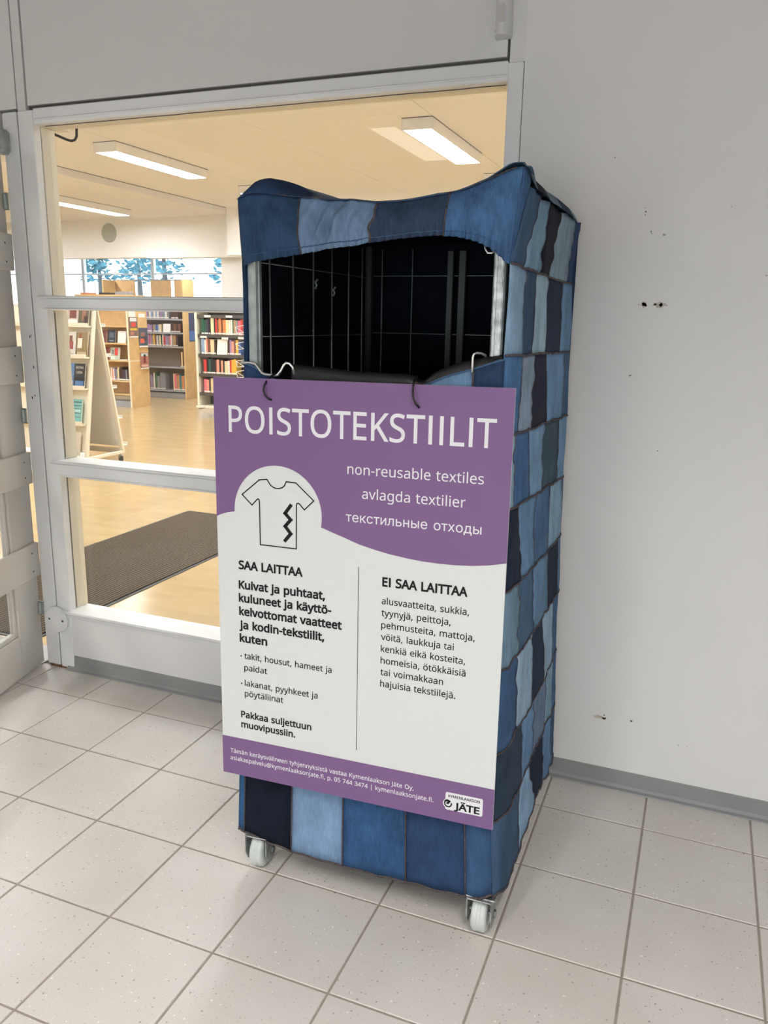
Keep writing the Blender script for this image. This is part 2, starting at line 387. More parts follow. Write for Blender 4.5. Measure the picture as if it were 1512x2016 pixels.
# damage in the wall: shallow ragged chips
def chip(x, z, r, kx=1.4, m='plaster', n=13, seed=0, d=0.0012):
    rnd = random.Random(seed); bm = B()
    pts = []
    for k in range(n):
        a = 2*PI*k/n; rr = r*rnd.uniform(.45, 1.15)
        pts.append((x+math.cos(a)*rr*kx, z+math.sin(a)*rr))
    poly_prism(bm, pts, 'y', -d, 0.001); fix(bm)
    o = link('chip', bm, M[m], wr_)
    return o
for k, (x, z, r, kx, m_) in enumerate([
        (1.3545, 1.5095, .0095, 1.1, 'chipw'), (1.3555, 1.510, .0065, 1.2, 'plaster'), (1.3405, 1.509, .0016, 1, 'plaster'),
        (1.3955, 1.5095, .009, 2.2, 'chipw'), (1.401, 1.5098, .0068, 1.2, 'plaster'), (1.385, 1.5105, .004, 1.3, 'plaster'), (1.4155, 1.508, .0012, 4, 'plaster'),
        (1.332, 0.2335, .0065, 3.0, 'chipw'), (1.3475, 0.2325, .0045, 1.6, 'plaster'), (1.3475, .244, .0022, 1, 'gap'), (1.431, 0.2405, .0035, 1.5, 'gap'),
        (1.3345, 1.3115, .0022, 1.2, 'gap'), (1.3375, 1.3125, .0014, 1.0, 'gap'), (1.3385, 1.757, .0032, .8, 'gap'), (1.337, 1.748, .0018, 1, 'gap'), (1.3355, 1.767, .0014, 1, 'gap'),
        (1.3575, 1.7045, .0035, .8, 'base'), (1.359, 1.699, .0018, 1, 'base'), (1.392, 1.695, .0032, 1.5, 'base'), (1.555, 1.762, .0035, .3, 'base'),
        (1.244, 1.9, .0018, 1, 'gap'), (1.43, 1.10, .0018, 1.2, 'gap'), (1.575, .19, .002, 1.6, 'base'), (1.60, .19, .0014, 1, 'base'), (1.66, 1.587, .002, 1.5, 'base')]):
    chip(x, z, r, kx, m_, seed=k*7+3)

# window_1: stile, transoms, sill, header and panes
w1 = empty('window_1', (0.05, 0, 0.25)); tag(w1, 'white framed interior window of three stacked panes onto the library', 'window', kind='structure')
def frame_part(name, *bx, m='frame', bev=0.003, lab=None):
    o = simple(name, M[m], w1, *bx, bev=bev)
    if lab: o['label'] = lab
    return o
frame_part('stile', (-0.872, -0.802, -0.006, 0.030, 0.0, 2.165))
frame_part('stile', (0.932, 0.976, -0.004, 0.030, 0.232, 2.165))
frame_part('header', (-0.802, 0.932, -0.004, 0.030, 2.117, 2.170))
frame_part('header_lip', (-0.795, 0.930, -0.010, 0.0, 2.128, 2.134), bev=0.002)
frame_part('transom', (-0.838, 0.932, -0.008, 0.030, 1.470, 1.512))
frame_part('transom', (-0.838, 0.932, -0.008, 0.030, 0.832, 0.880))
frame_part('transom_cap', (-0.838, 0.932, -0.016, 0.10, 1.5125, 1.521), bev=0.003)
frame_part('transom_cap', (-0.838, 0.932, -0.020, 0.10, 0.881, 0.893), bev=0.004)
frame_part('transom_lip', (-0.810, 0.932, -0.014, 0.0, 1.470, 1.476), bev=0.002)
frame_part('transom_lip', (-0.810, 0.932, -0.014, 0.0, 0.830, 0.837), bev=0.002)
frame_part('sill', (-0.838, 0.976, -0.008, 0.030, 0.233, 0.250))
frame_part('sill_cap', (-0.838, 0.976, -0.026, 0.10, 0.251, 0.263), bev=0.005)
# deep cream inner linings of the opening
for z0, z1 in ((0.264, 0.829), (0.894, 1.469), (1.522, 2.116)):
    frame_part('jamb_lining', (-0.815, -0.800, 0.031, 0.098, z0, z1), m='cream', bev=0.002)
    frame_part('jamb_lining', (0.925, 0.940, 0.031, 0.098, z0, z1), m='cream', bev=0.002)
frame_part('head_lining', (-0.80, 0.925, 0.031, 0.098, 2.1165, 2.13), m='cream', bev=0.002)
frame_part('transom_core', (-0.80, 0.925, 0.031, 0.098, 1.470, 1.512), m='cream')
frame_part('transom_core', (-0.80, 0.925, 0.031, 0.098, 0.832, 0.880), m='cream')
for z0, z1 in ((0.263, 0.832), (0.893, 1.470), (1.521, 2.117)):
    simple('glass_pane', M['glass'], w1, (-0.800, 0.925, 0.066, 0.070, z0, z1))
# ragged dark gap where the jamb lining meets the frame
for z0, z1 in ((0.27, 0.82), (0.90, 1.46)):
    bm = B(); tube(bm, [(-0.8005+random.uniform(-.0004, .0004), 0.031, z0+(z1-z0)*t/14) for t in range(15)], 0.0012, 5)
    link('paint_crack', bm, M['gap'], w1)
bm = B(); tube(bm, [(-0.78+1.70*t/24, 0.030, 2.1155+random.uniform(-.0006, .0006)) for t in range(25)], 0.0013, 5); link('paint_crack', bm, M['gap'], w1)
# door post between door and window
tp = empty('trim_2', (-0.92, 0, 0)); tag(tp, 'white painted door post between the open door and the window', 'post', kind='structure')
simple('post', M['frame'], tp, (-0.945, -0.8795, -0.004, 0.10, 0.006, 2.165), bev=0.003)
simple('post_back', M['frame'], tp, (-0.965, -0.946, 0.012, 0.10, 0.0, 2.165), bev=0.003)
simple('joint', M['gap'], tp, (-0.8795, -0.872, 0.004, 0.03, 0.0, 2.165))
for x, z, r, kx in ((-0.893, 1.372, .003, .5), (-0.9, 1.368, .003, .6), (-0.893, 1.253, .0035, .6), (-0.912, 1.133, .003, 1), (-0.898, 1.142, .002, 1)):
    bm = B(); poly_prism(bm, [(x+math.cos(a/7*2*PI)*r*kx, z+math.sin(a/7*2*PI)*r*2) for a in range(7)], 'y', -0.0052, -0.003); fix(bm); link('paint_chip', bm, M['gap'], tp)
bm = B(); box(bm, -0.930, -0.842, -0.008, 0.0, 0.0, 0.007); link('broken_foot', bm, M['plaster'], tp)
# round cover plate low on the post
dp = empty('cover_plate', (-0.867, -0.006, 0.219)); tag(dp, 'round white cover plate with two screws low on the door post', 'cover plate')
bm = B(); cyl(bm, (-0.867, -0.014, 0.219), (0, 1, 0), 0.056, 0.016, 40, bev=0.003); link('disc', fix(bm), M['frame'], dp)
for x in (-0.902, -0.832):
    bm = B(); cyl(bm, (x, -0.0225, 0.219), (0, 1, 0), 0.0045, 0.002, 12); link('screw', fix(bm), M['gap'], dp)
# white alarm sensor box high on the panel
sn = empty('alarm_sensor', (0.916, 0.004, 2.21)); tag(sn, 'white plastic alarm sensor box high on the panel beside the joint', 'sensor')
bm = B()
prof = [(0.893+0.046*(1-math.cos(t))/2, 0.004-0.052*math.sin(t)**.8) for t in [PI*k/10 for k in range(11)]]
poly_prism(bm, prof, 'z', 2.225, 2.42); fix(bm); link('housing', bm, M['device'], sn)
simple('lens_window', mat('sensor_lens', (0.52, 0.52, 0.48), 0.4), sn, (0.910, 0.926, -0.0485, -0.047, 2.255, 2.30))
simple('indicator', M['black'], sn, (0.8985, 0.9005, -0.034, -0.030, 2.236, 2.240))

# ------------------------------------------------------------------ door_1: open leaf, hinged on the post
TH = math.radians(-75)
d1 = empty('door_1', (-0.965, 0.0, 0.0), TH); tag(d1, 'grey painted boarded glass door standing open at the left edge', 'door', kind='structure')
def dpart(name, x0, x1, y0, y1, z0, z1, m='door', bev=0.003):
    bm = B(); box(bm, x0, x1, y0, y1, z0, z1, bev=bev); return link(name, bm, M[m], d1, world=False)
# local x along the leaf, local +y faces the camera side
dpart('stile', 0.004, 0.165, -0.040, -0.002, 0.012, 2.10)
dpart('stile', 0.85, 1.01, -0.040, -0.002, 0.012, 2.10)
dpart('bottom_rail', 0.165, 0.85, -0.040, -0.002, 0.012, 0.185)
dpart('top_rail', 0.165, 0.85, -0.040, -0.002, 1.98, 2.10)
dpart('glazing_bead', 0.165, 0.182, -0.034, -0.012, 0.185, 1.98)
dpart('glazing_bead', 0.833, 0.85, -0.034, -0.012, 0.185, 1.98)
dpart('glazing_bead', 0.182, 0.833, -0.034, -0.010, 0.185, 0.205)
for z0, z1 in ((0.398, 0.540), (0.787, 0.915), (1.190, 1.330), (1.612, 1.745)):
    bd = dpart('board', 0.002, 1.005, -0.002, 0.014, z0, z1)
    for zz in (z0+.03, z1-.035):
        bm = B(); cyl(bm, (0.055, 0.0145, zz), (0, 1, 0), 0.0035, 0.0012, 8); link('screw', fix(bm), M['gap'], bd, world=False)
bm = B(); box(bm, 0.182, 0.833, -0.024, -0.019, 0.205, 1.98); link('glass_pane', bm, M['glass'], d1, world=False)
bm = B(); box(bm, 0.0, 0.07, -0.002, 0.045, 2.02, 2.105, bev=0.012); link('door_closer', bm, M['steel_dull'], d1, world=False)
for z in (0.255, 1.06, 1.86):
    bm = B(); cyl(bm, (-0.956, -0.014, z), (0, 0, 1), 0.0075, 0.052, 12, bev=.002); box(bm, -0.966, -0.946, -0.011, -0.006, z-.03, z+.03)
    o = link('hinge', fix(bm), M['steel_dull'], d1)

# ------------------------------------------------------------------ lighting fixtures
def lamp(name, x0, x1, y0, y1, zc, mdiff, label, group=None, drop=0.085):
    t = empty(name, ((x0+x1)/2, (y0+y1)/2, zc)); tag(t, label, 'lamp', group)
    zb = zc-drop
    simple('housing', M['libwhite'], t, (x0+.0125, x1-.0125, y0, y0+.02, zb, zc-.013), (x0+.0125, x1-.0125, y1-.02, y1, zb, zc-.013),
           (x0, x0+.012, y0, y1, zb, zc-.013), (x1-.012, x1, y0, y1, zb, zc-.013), (x0, x1, y0, y1, zc-.012, zc-.005))
    simple('shadow_gap', M['gap'], t, (x0-.001, x1+.001, y0-.001, y1+.001, zc-.0048, zc-.0004))
    simple('diffuser', mdiff, t, (x0+.012, x1-.012, y0+.02, y1-.02, zb+.001, zb+.012))
    return t
ks = []
names = {(0, 1): 'white strip lamp with a bright panel, seen upper right through the window',
         (-1, 1): 'white strip lamp nearest the top left corner of the window',
         (-2, 2): 'long bright strip lamp left of the ceiling beam, lowest in the view'}
n_l = 0
for k in (-3, -2, -1, 0, 1):
    for r_, (y0, y1) in enumerate(((1.30, 2.72), (3.725, 5.15), (6.13, 7.56), (8.9, 10.3))):
        x1 = -0.561+2.927*k; x0 = x1-0.245
        if x1 > 3 or (r_ == 3 and k > -2) or (k == -3 and r_ != 3 and r_ != 2): continue
        lb = names.get((k, r_)); g = None
        if lb is None:
            lb = 'strip lamp of the library ceiling not shown in the picture'; g = 'ceiling lamps of the library out of view'
            if (k, r_) == (-1, 2): lb, g = 'strip lamp whose end shows just above the cage top at left', None
            if (k, r_) == (0, 2): lb, g = 'strip lamp whose end shows just above the peaked cage corner at right', None
        lamp('strip_lamp', x0, x1, y0, y1, 2.95, M['liblamp'], lb, g)
def hall_lamp(x0, x1, y0, y1, power, label, spread=132):
    t = lamp('strip_lamp', x0, x1, y0, y1, 2.95, M['vestlamp'], label)
    l = bpy.data.lights.new('lamp_light', 'AREA'); l.shape = 'RECTANGLE'; l.size = x1-x0-.03; l.size_y = y1-y0-.05; l.energy = power; l.color = (1.0, 0.97, 0.94); l.spread = math.radians(spread)
    o = bpy.data.objects.new('lamp_light', l); COL.objects.link(o); o.location = ((x0+x1)/2, (y0+y1)/2, 2.95-.088)
    o.parent = t; o.matrix_parent_inverse = base_matrix(t).inverted()
hall_lamp(-1.03, -0.80, -4.80, -3.45, 13, 'strip lamp of the hall ceiling mirrored faintly in the window glass')
hall_lamp(0.45, 0.68, -4.25, -2.90, 30, 'unseen strip lamp added straight behind the viewer to light the lower wall')  # added lamp, brightens the lower wall while its spread spares the top
hall_lamp(1.9, 2.13, -3.5, -2.15, 38, 'unseen strip lamp added behind the viewer on the right to light floor and wall')  # added lamp, fills in light on the right floor and right wall
hall_lamp(-1.85, -1.62, -2.85, -1.45, 21, 'strip lamp of the hall ceiling over the open door, out of view', 152)

# ------------------------------------------------------------------ library shell
lc = empty('ceiling_library', (-5, 5, 2.95)); tag(lc, 'warm cream library ceiling of long flat panels', 'ceiling', kind='structure')
x = -0.561+1.4635*3
while x > -15.5:
    xa = x-1.4635
    simple('ceiling_panel', M['libceil'], lc, (xa+.0015, x-.0015, 0.12, 12.6, 2.95, 2.97))
    x = xa
simple('ceiling_slab', M['libceil'], lc, (-15, 4, 0.12, 12.6, 2.972, 3.05))
tag(simple('trim_3', M['libceil'], None, (-5.25, -4.906, 0.12, 7.695, 2.872, 2.944)), 'shallow cream ceiling beam running away from the window', 'beam', kind='structure')
simple('shadow_gap', M['gap'], lc, (-5.249, -4.9045, 0.12, 7.695, 2.9442, 2.9498))
bk = empty('wall_bulkhead', (-6.5, 8.43, 2.36)); tag(bk, 'cream downstand wall panel over the far bookshelves', 'wall', kind='structure')
simple('panel', M['libwhite'], bk, (-15, -6.845, 8.43, 8.60, 2.362, 2.95))
simple('panel', M['libwhite'], bk, (-6.835, -4.905, 8.415, 8.60, 2.350, 2.95))
simple('panel', M['libwhite'], bk, (-4.900, 4.0, 7.70, 8.60, 2.315, 2.95))
simple('panel_joint', M['pages'], bk, (-6.845, -6.835, 8.44, 8.58, 2.355, 2.95))
tag(simple('trim_4', M['libwhite'], None, (-5.60, -4.60, 8.62, 9.0, 0.0, 2.95), bev=.004), 'cream square pillar behind the black bookcase', 'pillar', kind='structure')
for nm, bx, lb in (('wall_library_left', (-15.1, -15, 0.1, 12.6, 0, 2.97), 'library side wall, left'),
                   ('wall_library_right', (4, 4.1, 0.1, 12.6, 0, 2.97), 'library side wall, right'),
                   ('wall_library_near', (-15, -3.14, 0.02, 0.12, 0, 2.97), 'library wall beside the entrance hall, left'),
                   ('wall_library_close', (3.2, 4.0, 0.02, 0.12, 0, 2.97), 'library wall beside the entrance hall, right')):
    tag(simple(nm, M['libwhite'], None, bx), lb, 'wall', kind='structure')
wf = empty('wall_far', (-6, 12.5, 0)); tag(wf, 'far library wall with a long bright band of windows', 'wall', kind='structure')
simple('wall_panel', M['libwhite'], wf, (-15, 4, 12.5, 12.6, 0, 1.0))
simple('wall_panel', M['libwhite'], wf, (-15, 4, 12.5, 12.6, 2.85, 2.97))
simple('wall_panel', M['libwhite'], wf, (-7.9, 4, 12.5, 12.6, 1.0, 2.85))
w2 = empty('window_2', (-11, 12.5, 1)); tag(w2, 'bright far library windows with trees outside', 'window', kind='structure')
simple('sill', M['pvc'], w2, (-15, -7.9, 12.42, 12.55, 0.98, 1.02))
for x in (-14.9, -13.1, -11.75, -9.85, -8.0): simple('mullion', M['pvc'], w2, (x-.035, x+.035, 12.49, 12.57, 1.0, 2.85))
for xa, xb in ((-14.85, -13.15), (-13.05, -11.8), (-11.7, -9.9), (-9.8, -8.05)):
    simple('transom', M['pvc'], w2, (xa, xb, 12.49, 12.57, 2.345, 2.37))
    simple('glass_pane', M['glass'], w2, (xa, xb, 12.52, 12.524, 2.37, 2.85)); simple('glass_pane', M['glass'], w2, (xa, xb, 12.52, 12.524, 1.02, 2.345))
# outdoors
tag(simple('ground', M['snow'], None, (-40, 12, 12.65, 60, -0.6, -0.5)), 'pale ground outside the far windows', 'ground', kind='structure')
def tree(x, y, h, r, seed, label):
    rnd = random.Random(seed)
    t = empty('tree', (x, y, -0.5)); tag(t, label, 'tree', 'trees outside the far windows')
    bm = B(); tube(bm, [(x, y, -.5), (x+.05, y, h*.5), (x, y, h*.9)], [.14, .1, .03], 8); link('trunk', bm, M['bark'], t, True)
    bm = B()
    for k in range(210):
        f = rnd.random(); a = rnd.random()*2*PI; zz = 2.75+f*(h-2.75); rr = r*(1-f*.6)*math.sqrt(rnd.random())
        c = Vector((x+math.cos(a)*rr, y+math.sin(a)*rr, zz)); s = rnd.uniform(.06, .16)
        d = Vector((rnd.uniform(-1, 1), rnd.uniform(-1, 1), rnd.uniform(-.5, .2))).normalized()*s*1.6
        e = d.cross(Vector((rnd.uniform(-1, 1), rnd.uniform(-1, 1), rnd.uniform(-1, 1)))).normalized()*s*.7
        vs = [bm.verts.new(c-d), bm.verts.new(c+e), bm.verts.new(c+d), bm.verts.new(c-e)]
        bm.faces.new(vs)
    o = link('crown', bm, M['leaf'], t); o['kind'] = 'stuff'
for k, (x, y, h, r, lb) in enumerate([(-19.3, 24, 4.6, 1.0, 'blue-green tree outside, near the left pane edge'),
        (-17.0, 22.5, 5.0, 1.1, 'blue-green tree outside, above the first wooden upright'),
        (-15.1, 24, 4.8, .9, 'slim blue-green tree outside, above the second wooden upright'),
        (-13.3, 22.5, 4.6, .8, 'small blue-green tree outside, between second and third upright'),
        (-11.6, 22, 5.2, .8, 'blue-green tree outside, beside the cream pillar'),
        (-21.2, 24, 4.5, .7, 'blue-green tree outside, leftmost in the far window')]):
    tree(x, y, h, r, k+5, lb)
# round grey disc on the bulkhead
dd = empty('wall_disc', (-7.54, 8.42, 2.74)); tag(dd, 'round grey-green disc mounted on the cream bulkhead', 'wall disc')
bm = B(); cyl(bm, (-7.54, 8.415, 2.74), (0, 1, 0), 0.145, 0.03, 36, bev=.006); link('disc_face', fix(bm), M['disc'], dd)
bm = B(); cyl(bm, (-7.54, 8.424, 2.74), (0, 1, 0), 0.152, 0.012, 36); link('rim', fix(bm), M['libwhite'], dd)
# black rod bracket at the top left of the window
br = empty('bracket', (-1.0, 0.30, 2.15)); tag(br, 'small bent black rod bracket behind the top left window corner', 'bracket')
bm = B(); tube(bm, [(-1.035, .29, 2.168), (-1.00, .30, 2.160), (-0.945, .32, 2.137), (-0.928, .325, 2.133), (-0.915, .33, 2.137), (-0.905, .33, 2.150), (-0.903, .33, 2.175), (-.903, .33, 2.30)], .0052, 8)
link('rod', bm, M['black'], br, True)
simple('mount', M['cream'], br, (-1.05, -0.96, 0.12, 0.36, 2.175, 2.32))
# dark brown ribbed entrance mat
mt = empty('entrance_mat', (-1.63, 1.3, 0)); tag(mt, 'long dark brown ribbed entrance mat on the library floor', 'mat')
simple('carpet', M['mat'], mt, (-2.045, -1.21, 0.175, 2.575, 0.0, 0.009), bev=.002)
simple('rubber_edge', M['black'], mt, (-2.065, -1.19, 0.155, 2.595, 0.0, 0.004), bev=.001)

# ------------------------------------------------------------------ books
BM = {}
def bmat(rgb):
    k = tuple(rgb)
    if k not in BM: BM[k] = mat('book_cover', s2l(*rgb), 0.5, noise_scale=20, noise_amt=0.08)
    return BM[k]
book_n = {}
def ordinal(n):
    return ['first', 'second', 'third', 'fourth', 'fifth', 'sixth', 'seventh', 'eighth', 'ninth', 'tenth', 'eleventh', 'twelfth', 'thirteenth', 'fourteenth',
            'fifteenth', 'sixteenth', 'seventeenth', 'eighteenth', 'nineteenth', 'twentieth', 'twenty-first', 'twenty-second', 'twenty-third', 'twenty-fourth'][n-1]
CN = {'dark green': (38, 88, 70), 'dark purple': (70, 55, 80), 'black': (30, 28, 30), 'cream': (225, 205, 160), 'red': (205, 60, 55), 'orange': (222, 135, 80), 'brown': (120, 75, 55),
      'pale yellow': (235, 220, 170), 'white': (235, 228, 215), 'pink': (220, 110, 125), 'grey': (140, 140, 145), 'blue': (70, 100, 160), 'light blue': (140, 165, 200),
      'yellow': (225, 175, 55), 'teal': (60, 130, 130), 'salmon': (228, 150, 125), 'lilac': (160, 130, 170), 'dark brown': (70, 45, 38), 'green': (90, 120, 85), 'tan': (175, 140, 95)}
def book(x0, x1, y, z, h, depth, cname, label, group, lean=0.0, spine_label=True):
    """book standing upright, spine towards the hall (-y)"""
    w = x1-x0
    t = empty('book', (x0, y, z), 0); t.rotation_euler = (0, lean, 0)
    tag(t, label, 'book', group)
    bm = B(); box(bm, 0, w, 0.0, 0.003, 0, h); box(bm, 0, 0.0022, 0.003, depth, 0, h); box(bm, w-0.0022, w, 0.003, depth, 0, h)
    link('cover', bm, bmat(CN[cname]), t, world=False)
    bm = B(); box(bm, 0.0024, w-0.0024, 0.004, depth-.004, 0.003, h-.004); link('page_block', bm, M['pages'], t, world=False)
    if spine_label and w > 0.018:
        bm = B(); box(bm, 0.002, w-.002, -0.0008, 0.0, 0.006, 0.026); link('shelf_mark', bm, M['paper'], t, world=False)
    return t
def row(spec, x0, y, z, hmin, hmax, where, group, depth=0.14, rnd=random):
    x = x0; n = 0
    for s in spec:
        if s[0] == '_': x += s[1]; continue
        n += 1; c, w = s[0], s[1]; h = s[2] if len(s) > 2 else rnd.uniform(hmin, hmax)
        book(x, x+w-.0015, y+rnd.uniform(0, .01), z, h, depth, c, '%s spined book, %s from left on %s' % (c, ordinal(n), where), group)
        x += w
def front_book(x0, x1, y, z, h, rgb, label, group, tilt=0.2, deco=None, par=None):
    """book or magazine standing face out, leaning back"""
    t = empty('book', (x0, y, z)); t.rotation_euler = (-tilt, 0, 0); tag(t, label, 'book', group)
    w = x1-x0
    bm = B(); box(bm, 0, w, 0, 0.002, 0, h); box(bm, 0, w, 0.014, 0.016, 0, h); box(bm, 0, .002, 0.002, .014, 0, h)
    link('cover', bm, bmat(rgb), t, world=False)
    bm = B(); box(bm, .002, w-.003, .002, .014, .003, h-.003); link('page_block', bm, M['pages'], t, world=False)
    for d in (deco or []):
        a, b, c, e, rgb2 = d
        bm = B(); box(bm, a*w, b*w, -0.0007, 0.0, c*h, e*h); link('cover_picture', bm, bmat(rgb2), t, world=False)
    return t

# --- black steel bookcase, right of the view through the window
rk = empty('black_bookcase', (-5.0, 7.98, 0)); tag(rk, 'dark steel bookcase with pale end frame beside the cage, filled with books', 'bookcase')
simple('end_panel', M['displaycream'], rk, (-5.585, -5.550, 7.84, 8.16, 0.10, 1.62), bev=.004)
simple('end_panel', M['displaycream'], rk, (-4.07, -4.035, 7.84, 8.16, 0.10, 1.62), bev=.004)
simple('back_panel', M['shelfdark'], rk, (-5.55, -4.07, 8.14, 8.155, 0.12, 1.60))
RS = [1.500, 1.218, 0.932, 0.645, 0.362]
for z in RS:
    s = simple('shelf', M['shelfdark'], rk, (-5.549, -4.071, 7.85, 8.139, z-.050, z-.004))
simple('top', M['displaycream'], rk, (-5.60, -4.02, 7.82, 8.17, 1.62, 1.65))
simple('base_board', M['displaycream'], rk, (-5.585, -4.035, 7.80, 8.16, 0.128, 0.160), bev=.004)
for x in (-5.28, -4.2):
    bm = B(); cyl(bm, (x, 7.88, 0.045), (1, 0, 0), 0.045, 0.03, 16, bev=.005); box(bm, x-.03, x+.03, 7.86, 7.90, 0.09, 0.127); link('castor', fix(bm), M['steel_dull'], rk)
for x, z in ((-5.42, 1.487), (-5.05, 1.487), (-5.50, 1.188), (-5.13, 1.175), (-4.85, 1.185)):
    simple('shelf_label', M['paper'], rk, (x, x+.11, 7.846, 7.8495, z-.026, z+.004))
gA = 'books on the black steel bookcase'
def rr(z): return z
row([('dark green', .045), ('dark green', .045), ('dark purple', .035), ('black', .03), ('_', .01), ('pale yellow', .055), ('black', .02), ('red', .03), ('brown', .03), ('orange', .045), ('brown', .03),
     ('orange', .05), ('pale yellow', .045), ('white', .03), ('white', .035), ('dark green', .02), ('tan', .04), ('grey', .03), ('pink', .05), ('red', .03), ('brown', .04), ('black', .05), ('cream', .04)],
    -5.49, 7.865, 1.214, .205, .245, 'the top shelf of the black bookcase', gA)
row([('light blue', .05), ('white', .03), ('salmon', .03), ('brown', .05), ('cream', .065), ('dark brown', .03), ('_', .20), ('dark brown', .035), ('lilac', .035), ('salmon', .04), ('brown', .03), ('yellow', .045), ('blue', .04)],
    -5.50, 7.865, 0.928, .19, .23, 'the second shelf of the black bookcase', gA)
front_book(-5.225, -5.05, 7.855, 0.928, .222, (240, 232, 220), 'large plain white book facing out on the second shelf of the black bookcase', None, 0.12)
row([('dark brown', .02), ('red', .05), ('black', .04), ('dark green', .035), ('black', .04), ('black', .045), ('brown', .02), ('salmon', .045), ('black', .03), ('salmon', .035), ('black', .025), ('cream', .05), ('white', .035), ('red', .03), ('yellow', .045), ('yellow', .04)],
    -5.49, 7.865, 0.641, .19, .232, 'the third shelf of the black bookcase', gA)
row([('pink', .05), ('salmon', .045), ('dark brown', .025), ('cream', .05), ('tan', .04), ('pale yellow', .045), ('green', .04), ('blue', .04), ('red', .04), ('white', .05)],
    -5.48, 7.865, 0.358, .185, .225, 'the fourth shelf of the black bookcase', gA)
# white wire holder on its front
wh = empty('wire_holder', (-4.70, 7.60, 1.0)); tag(wh, 'white wire leaflet holder hanging on the black bookcase next to the cage', 'wire holder')
for z in (1.33, 1.10, 0.85, 0.70):
    bm = B()
    P_ = [(-4.80, 7.70, z), (-4.62, 7.66, z+.03), (-4.52, 7.83, z+.02)]
    Q_ = [(-4.77, 7.68, z-.08), (-4.63, 7.65, z-.07), (-4.54, 7.83, z-.08)]
    tube(bm, P_, .0045, 5); tube(bm, Q_, .0045, 5)
    for a, b in zip(P_, Q_): tube(bm, [a, b], .0045, 5)
    tube(bm, [P_[0], Q_[1]], .0035, 5); link('basket', bm, M['paper'], wh)
for x in (-4.62, -4.54):
    bm = B(); tube(bm, [(x, 7.835, .55), (x, 7.835, 1.5)], .005, 5); link('rod', bm, M['paper'], wh)

# --- grey steel shelves with wooden end panel, middle of the view
gs = empty('grey_bookcase', (-7.6, 9.9, 0)); tag(gs, 'grey steel bookcase with wooden end panels, half empty, in the middle of the view', 'bookcase')
simple('end_panel', M['wood'], gs, (-7.215, -7.185, 9.82, 10.15, 0, 2.10), bev=.003)
simple('end_panel', M['wood'], gs, (-8.95, -8.92, 9.82, 10.15, 0, 2.10), bev=.003)
simple('back_panel', M['shelfback'], gs, (-8.92, -7.215, 10.12, 10.14, 0.1, 1.62))
simple('plinth', M['shelfgrey'], gs, (-8.92, -7.215, 9.88, 10.11, 0.0, 0.10))
for z in (1.425, 1.185, 0.940, 0.575, 0.155):
    simple('shelf', M['shelfgrey'], gs, (-8.919, -7.216, 9.84, 10.119, z-.028, z))
for x0, x1 in ((-8.95, -8.48), (-8.12, -7.68), (-7.60, -7.215)):
    simple('head_board', M['wood_d'], gs, (x0, x1, 10.151, 10.17, 1.60, 2.10), bev=.002)
simple('head_rail', M['base'], gs, (-8.95, -7.215, 10.151, 10.175, 2.101, 2.115))
gB = 'books on the grey steel bookcase'
row([('lilac', .04), ('grey', .03), ('white', .03), ('light blue', .035), ('grey', .03), ('white', .035), ('light blue', .04), ('white', .035), ('grey', .03), ('lilac', .04), ('grey', .04), ('light blue', .03), ('white', .04), ('grey', .04), ('_', .05), ('dark brown', .08), ('dark brown', .07)],
    -8.03, 9.86, 1.427, .15, .17, 'the top shelf of the grey bookcase', gB)
row([('lilac', .06), ('lilac', .05), ('_', .02), ('tan', .03), ('grey', .03), ('blue', .04), ('light blue', .03), ('cream', .05)],
    -8.02, 9.86, 1.187, .12, .15, 'the second shelf of the grey bookcase', gB)
front_book(-7.665, -7.51, 9.848, 1.187, .15, (245, 245, 250), 'white card facing out on the second shelf of the grey bookcase', None, .12)
row([('dark brown', .06), ('brown', .05), ('dark brown', .05), ('brown', .04)], -7.50, 9.86, 1.187, .14, .18, 'the right half of the second grey shelf', gB)
row([('lilac', .03), ('pink', .025), ('lilac', .035), ('grey', .03), ('yellow', .04), ('brown', .03), ('white', .03), ('grey', .035), ('pale yellow', .035), ('dark green', .02), ('_', .01), ('white', .03), ('red', .035), ('lilac', .06), ('grey', .03), ('pink', .03), ('white', .03), ('_', .02), ('tan', .06), ('dark brown', .04)],
    -8.02, 9.86, .942, .17, .205, 'the third shelf of the grey bookcase', gB)
row([('brown', .025), ('cream', .03), ('brown', .025), ('dark brown', .03)], -7.33, 9.86, .577, .26, .285, 'the right end of the fourth grey shelf', gB)
row([('lilac', .04), ('grey', .03), ('white', .03), ('green', .03), ('green', .03), ('grey', .05), ('grey', .07), ('grey', .05)], -8.0, 9.86, .157, .22, .31, 'the left half of the lowest grey shelf', gB)
row([('cream', .025), ('pink', .05), ('tan', .03), ('orange', .03), ('teal', .04), ('tan', .03), ('orange', .035), ('grey', .03)], -7.50, 9.86, .157, .26, .30, 'the right half of the lowest grey shelf', gB)
ps = empty('poster', (-7.18, 10.05, 1.05)); tag(ps, 'narrow dark blue poster on the wooden end panel of the grey bookcase', 'poster')
simple('sheet', bmat((62, 70, 105)), ps, (-7.1845, -7.182, 9.965, 10.13, 1.03, 1.535))
simple('picture', bmat((75, 120, 185)), ps, (-7.1815, -7.1805, 9.975, 10.12, 1.05, 1.22))

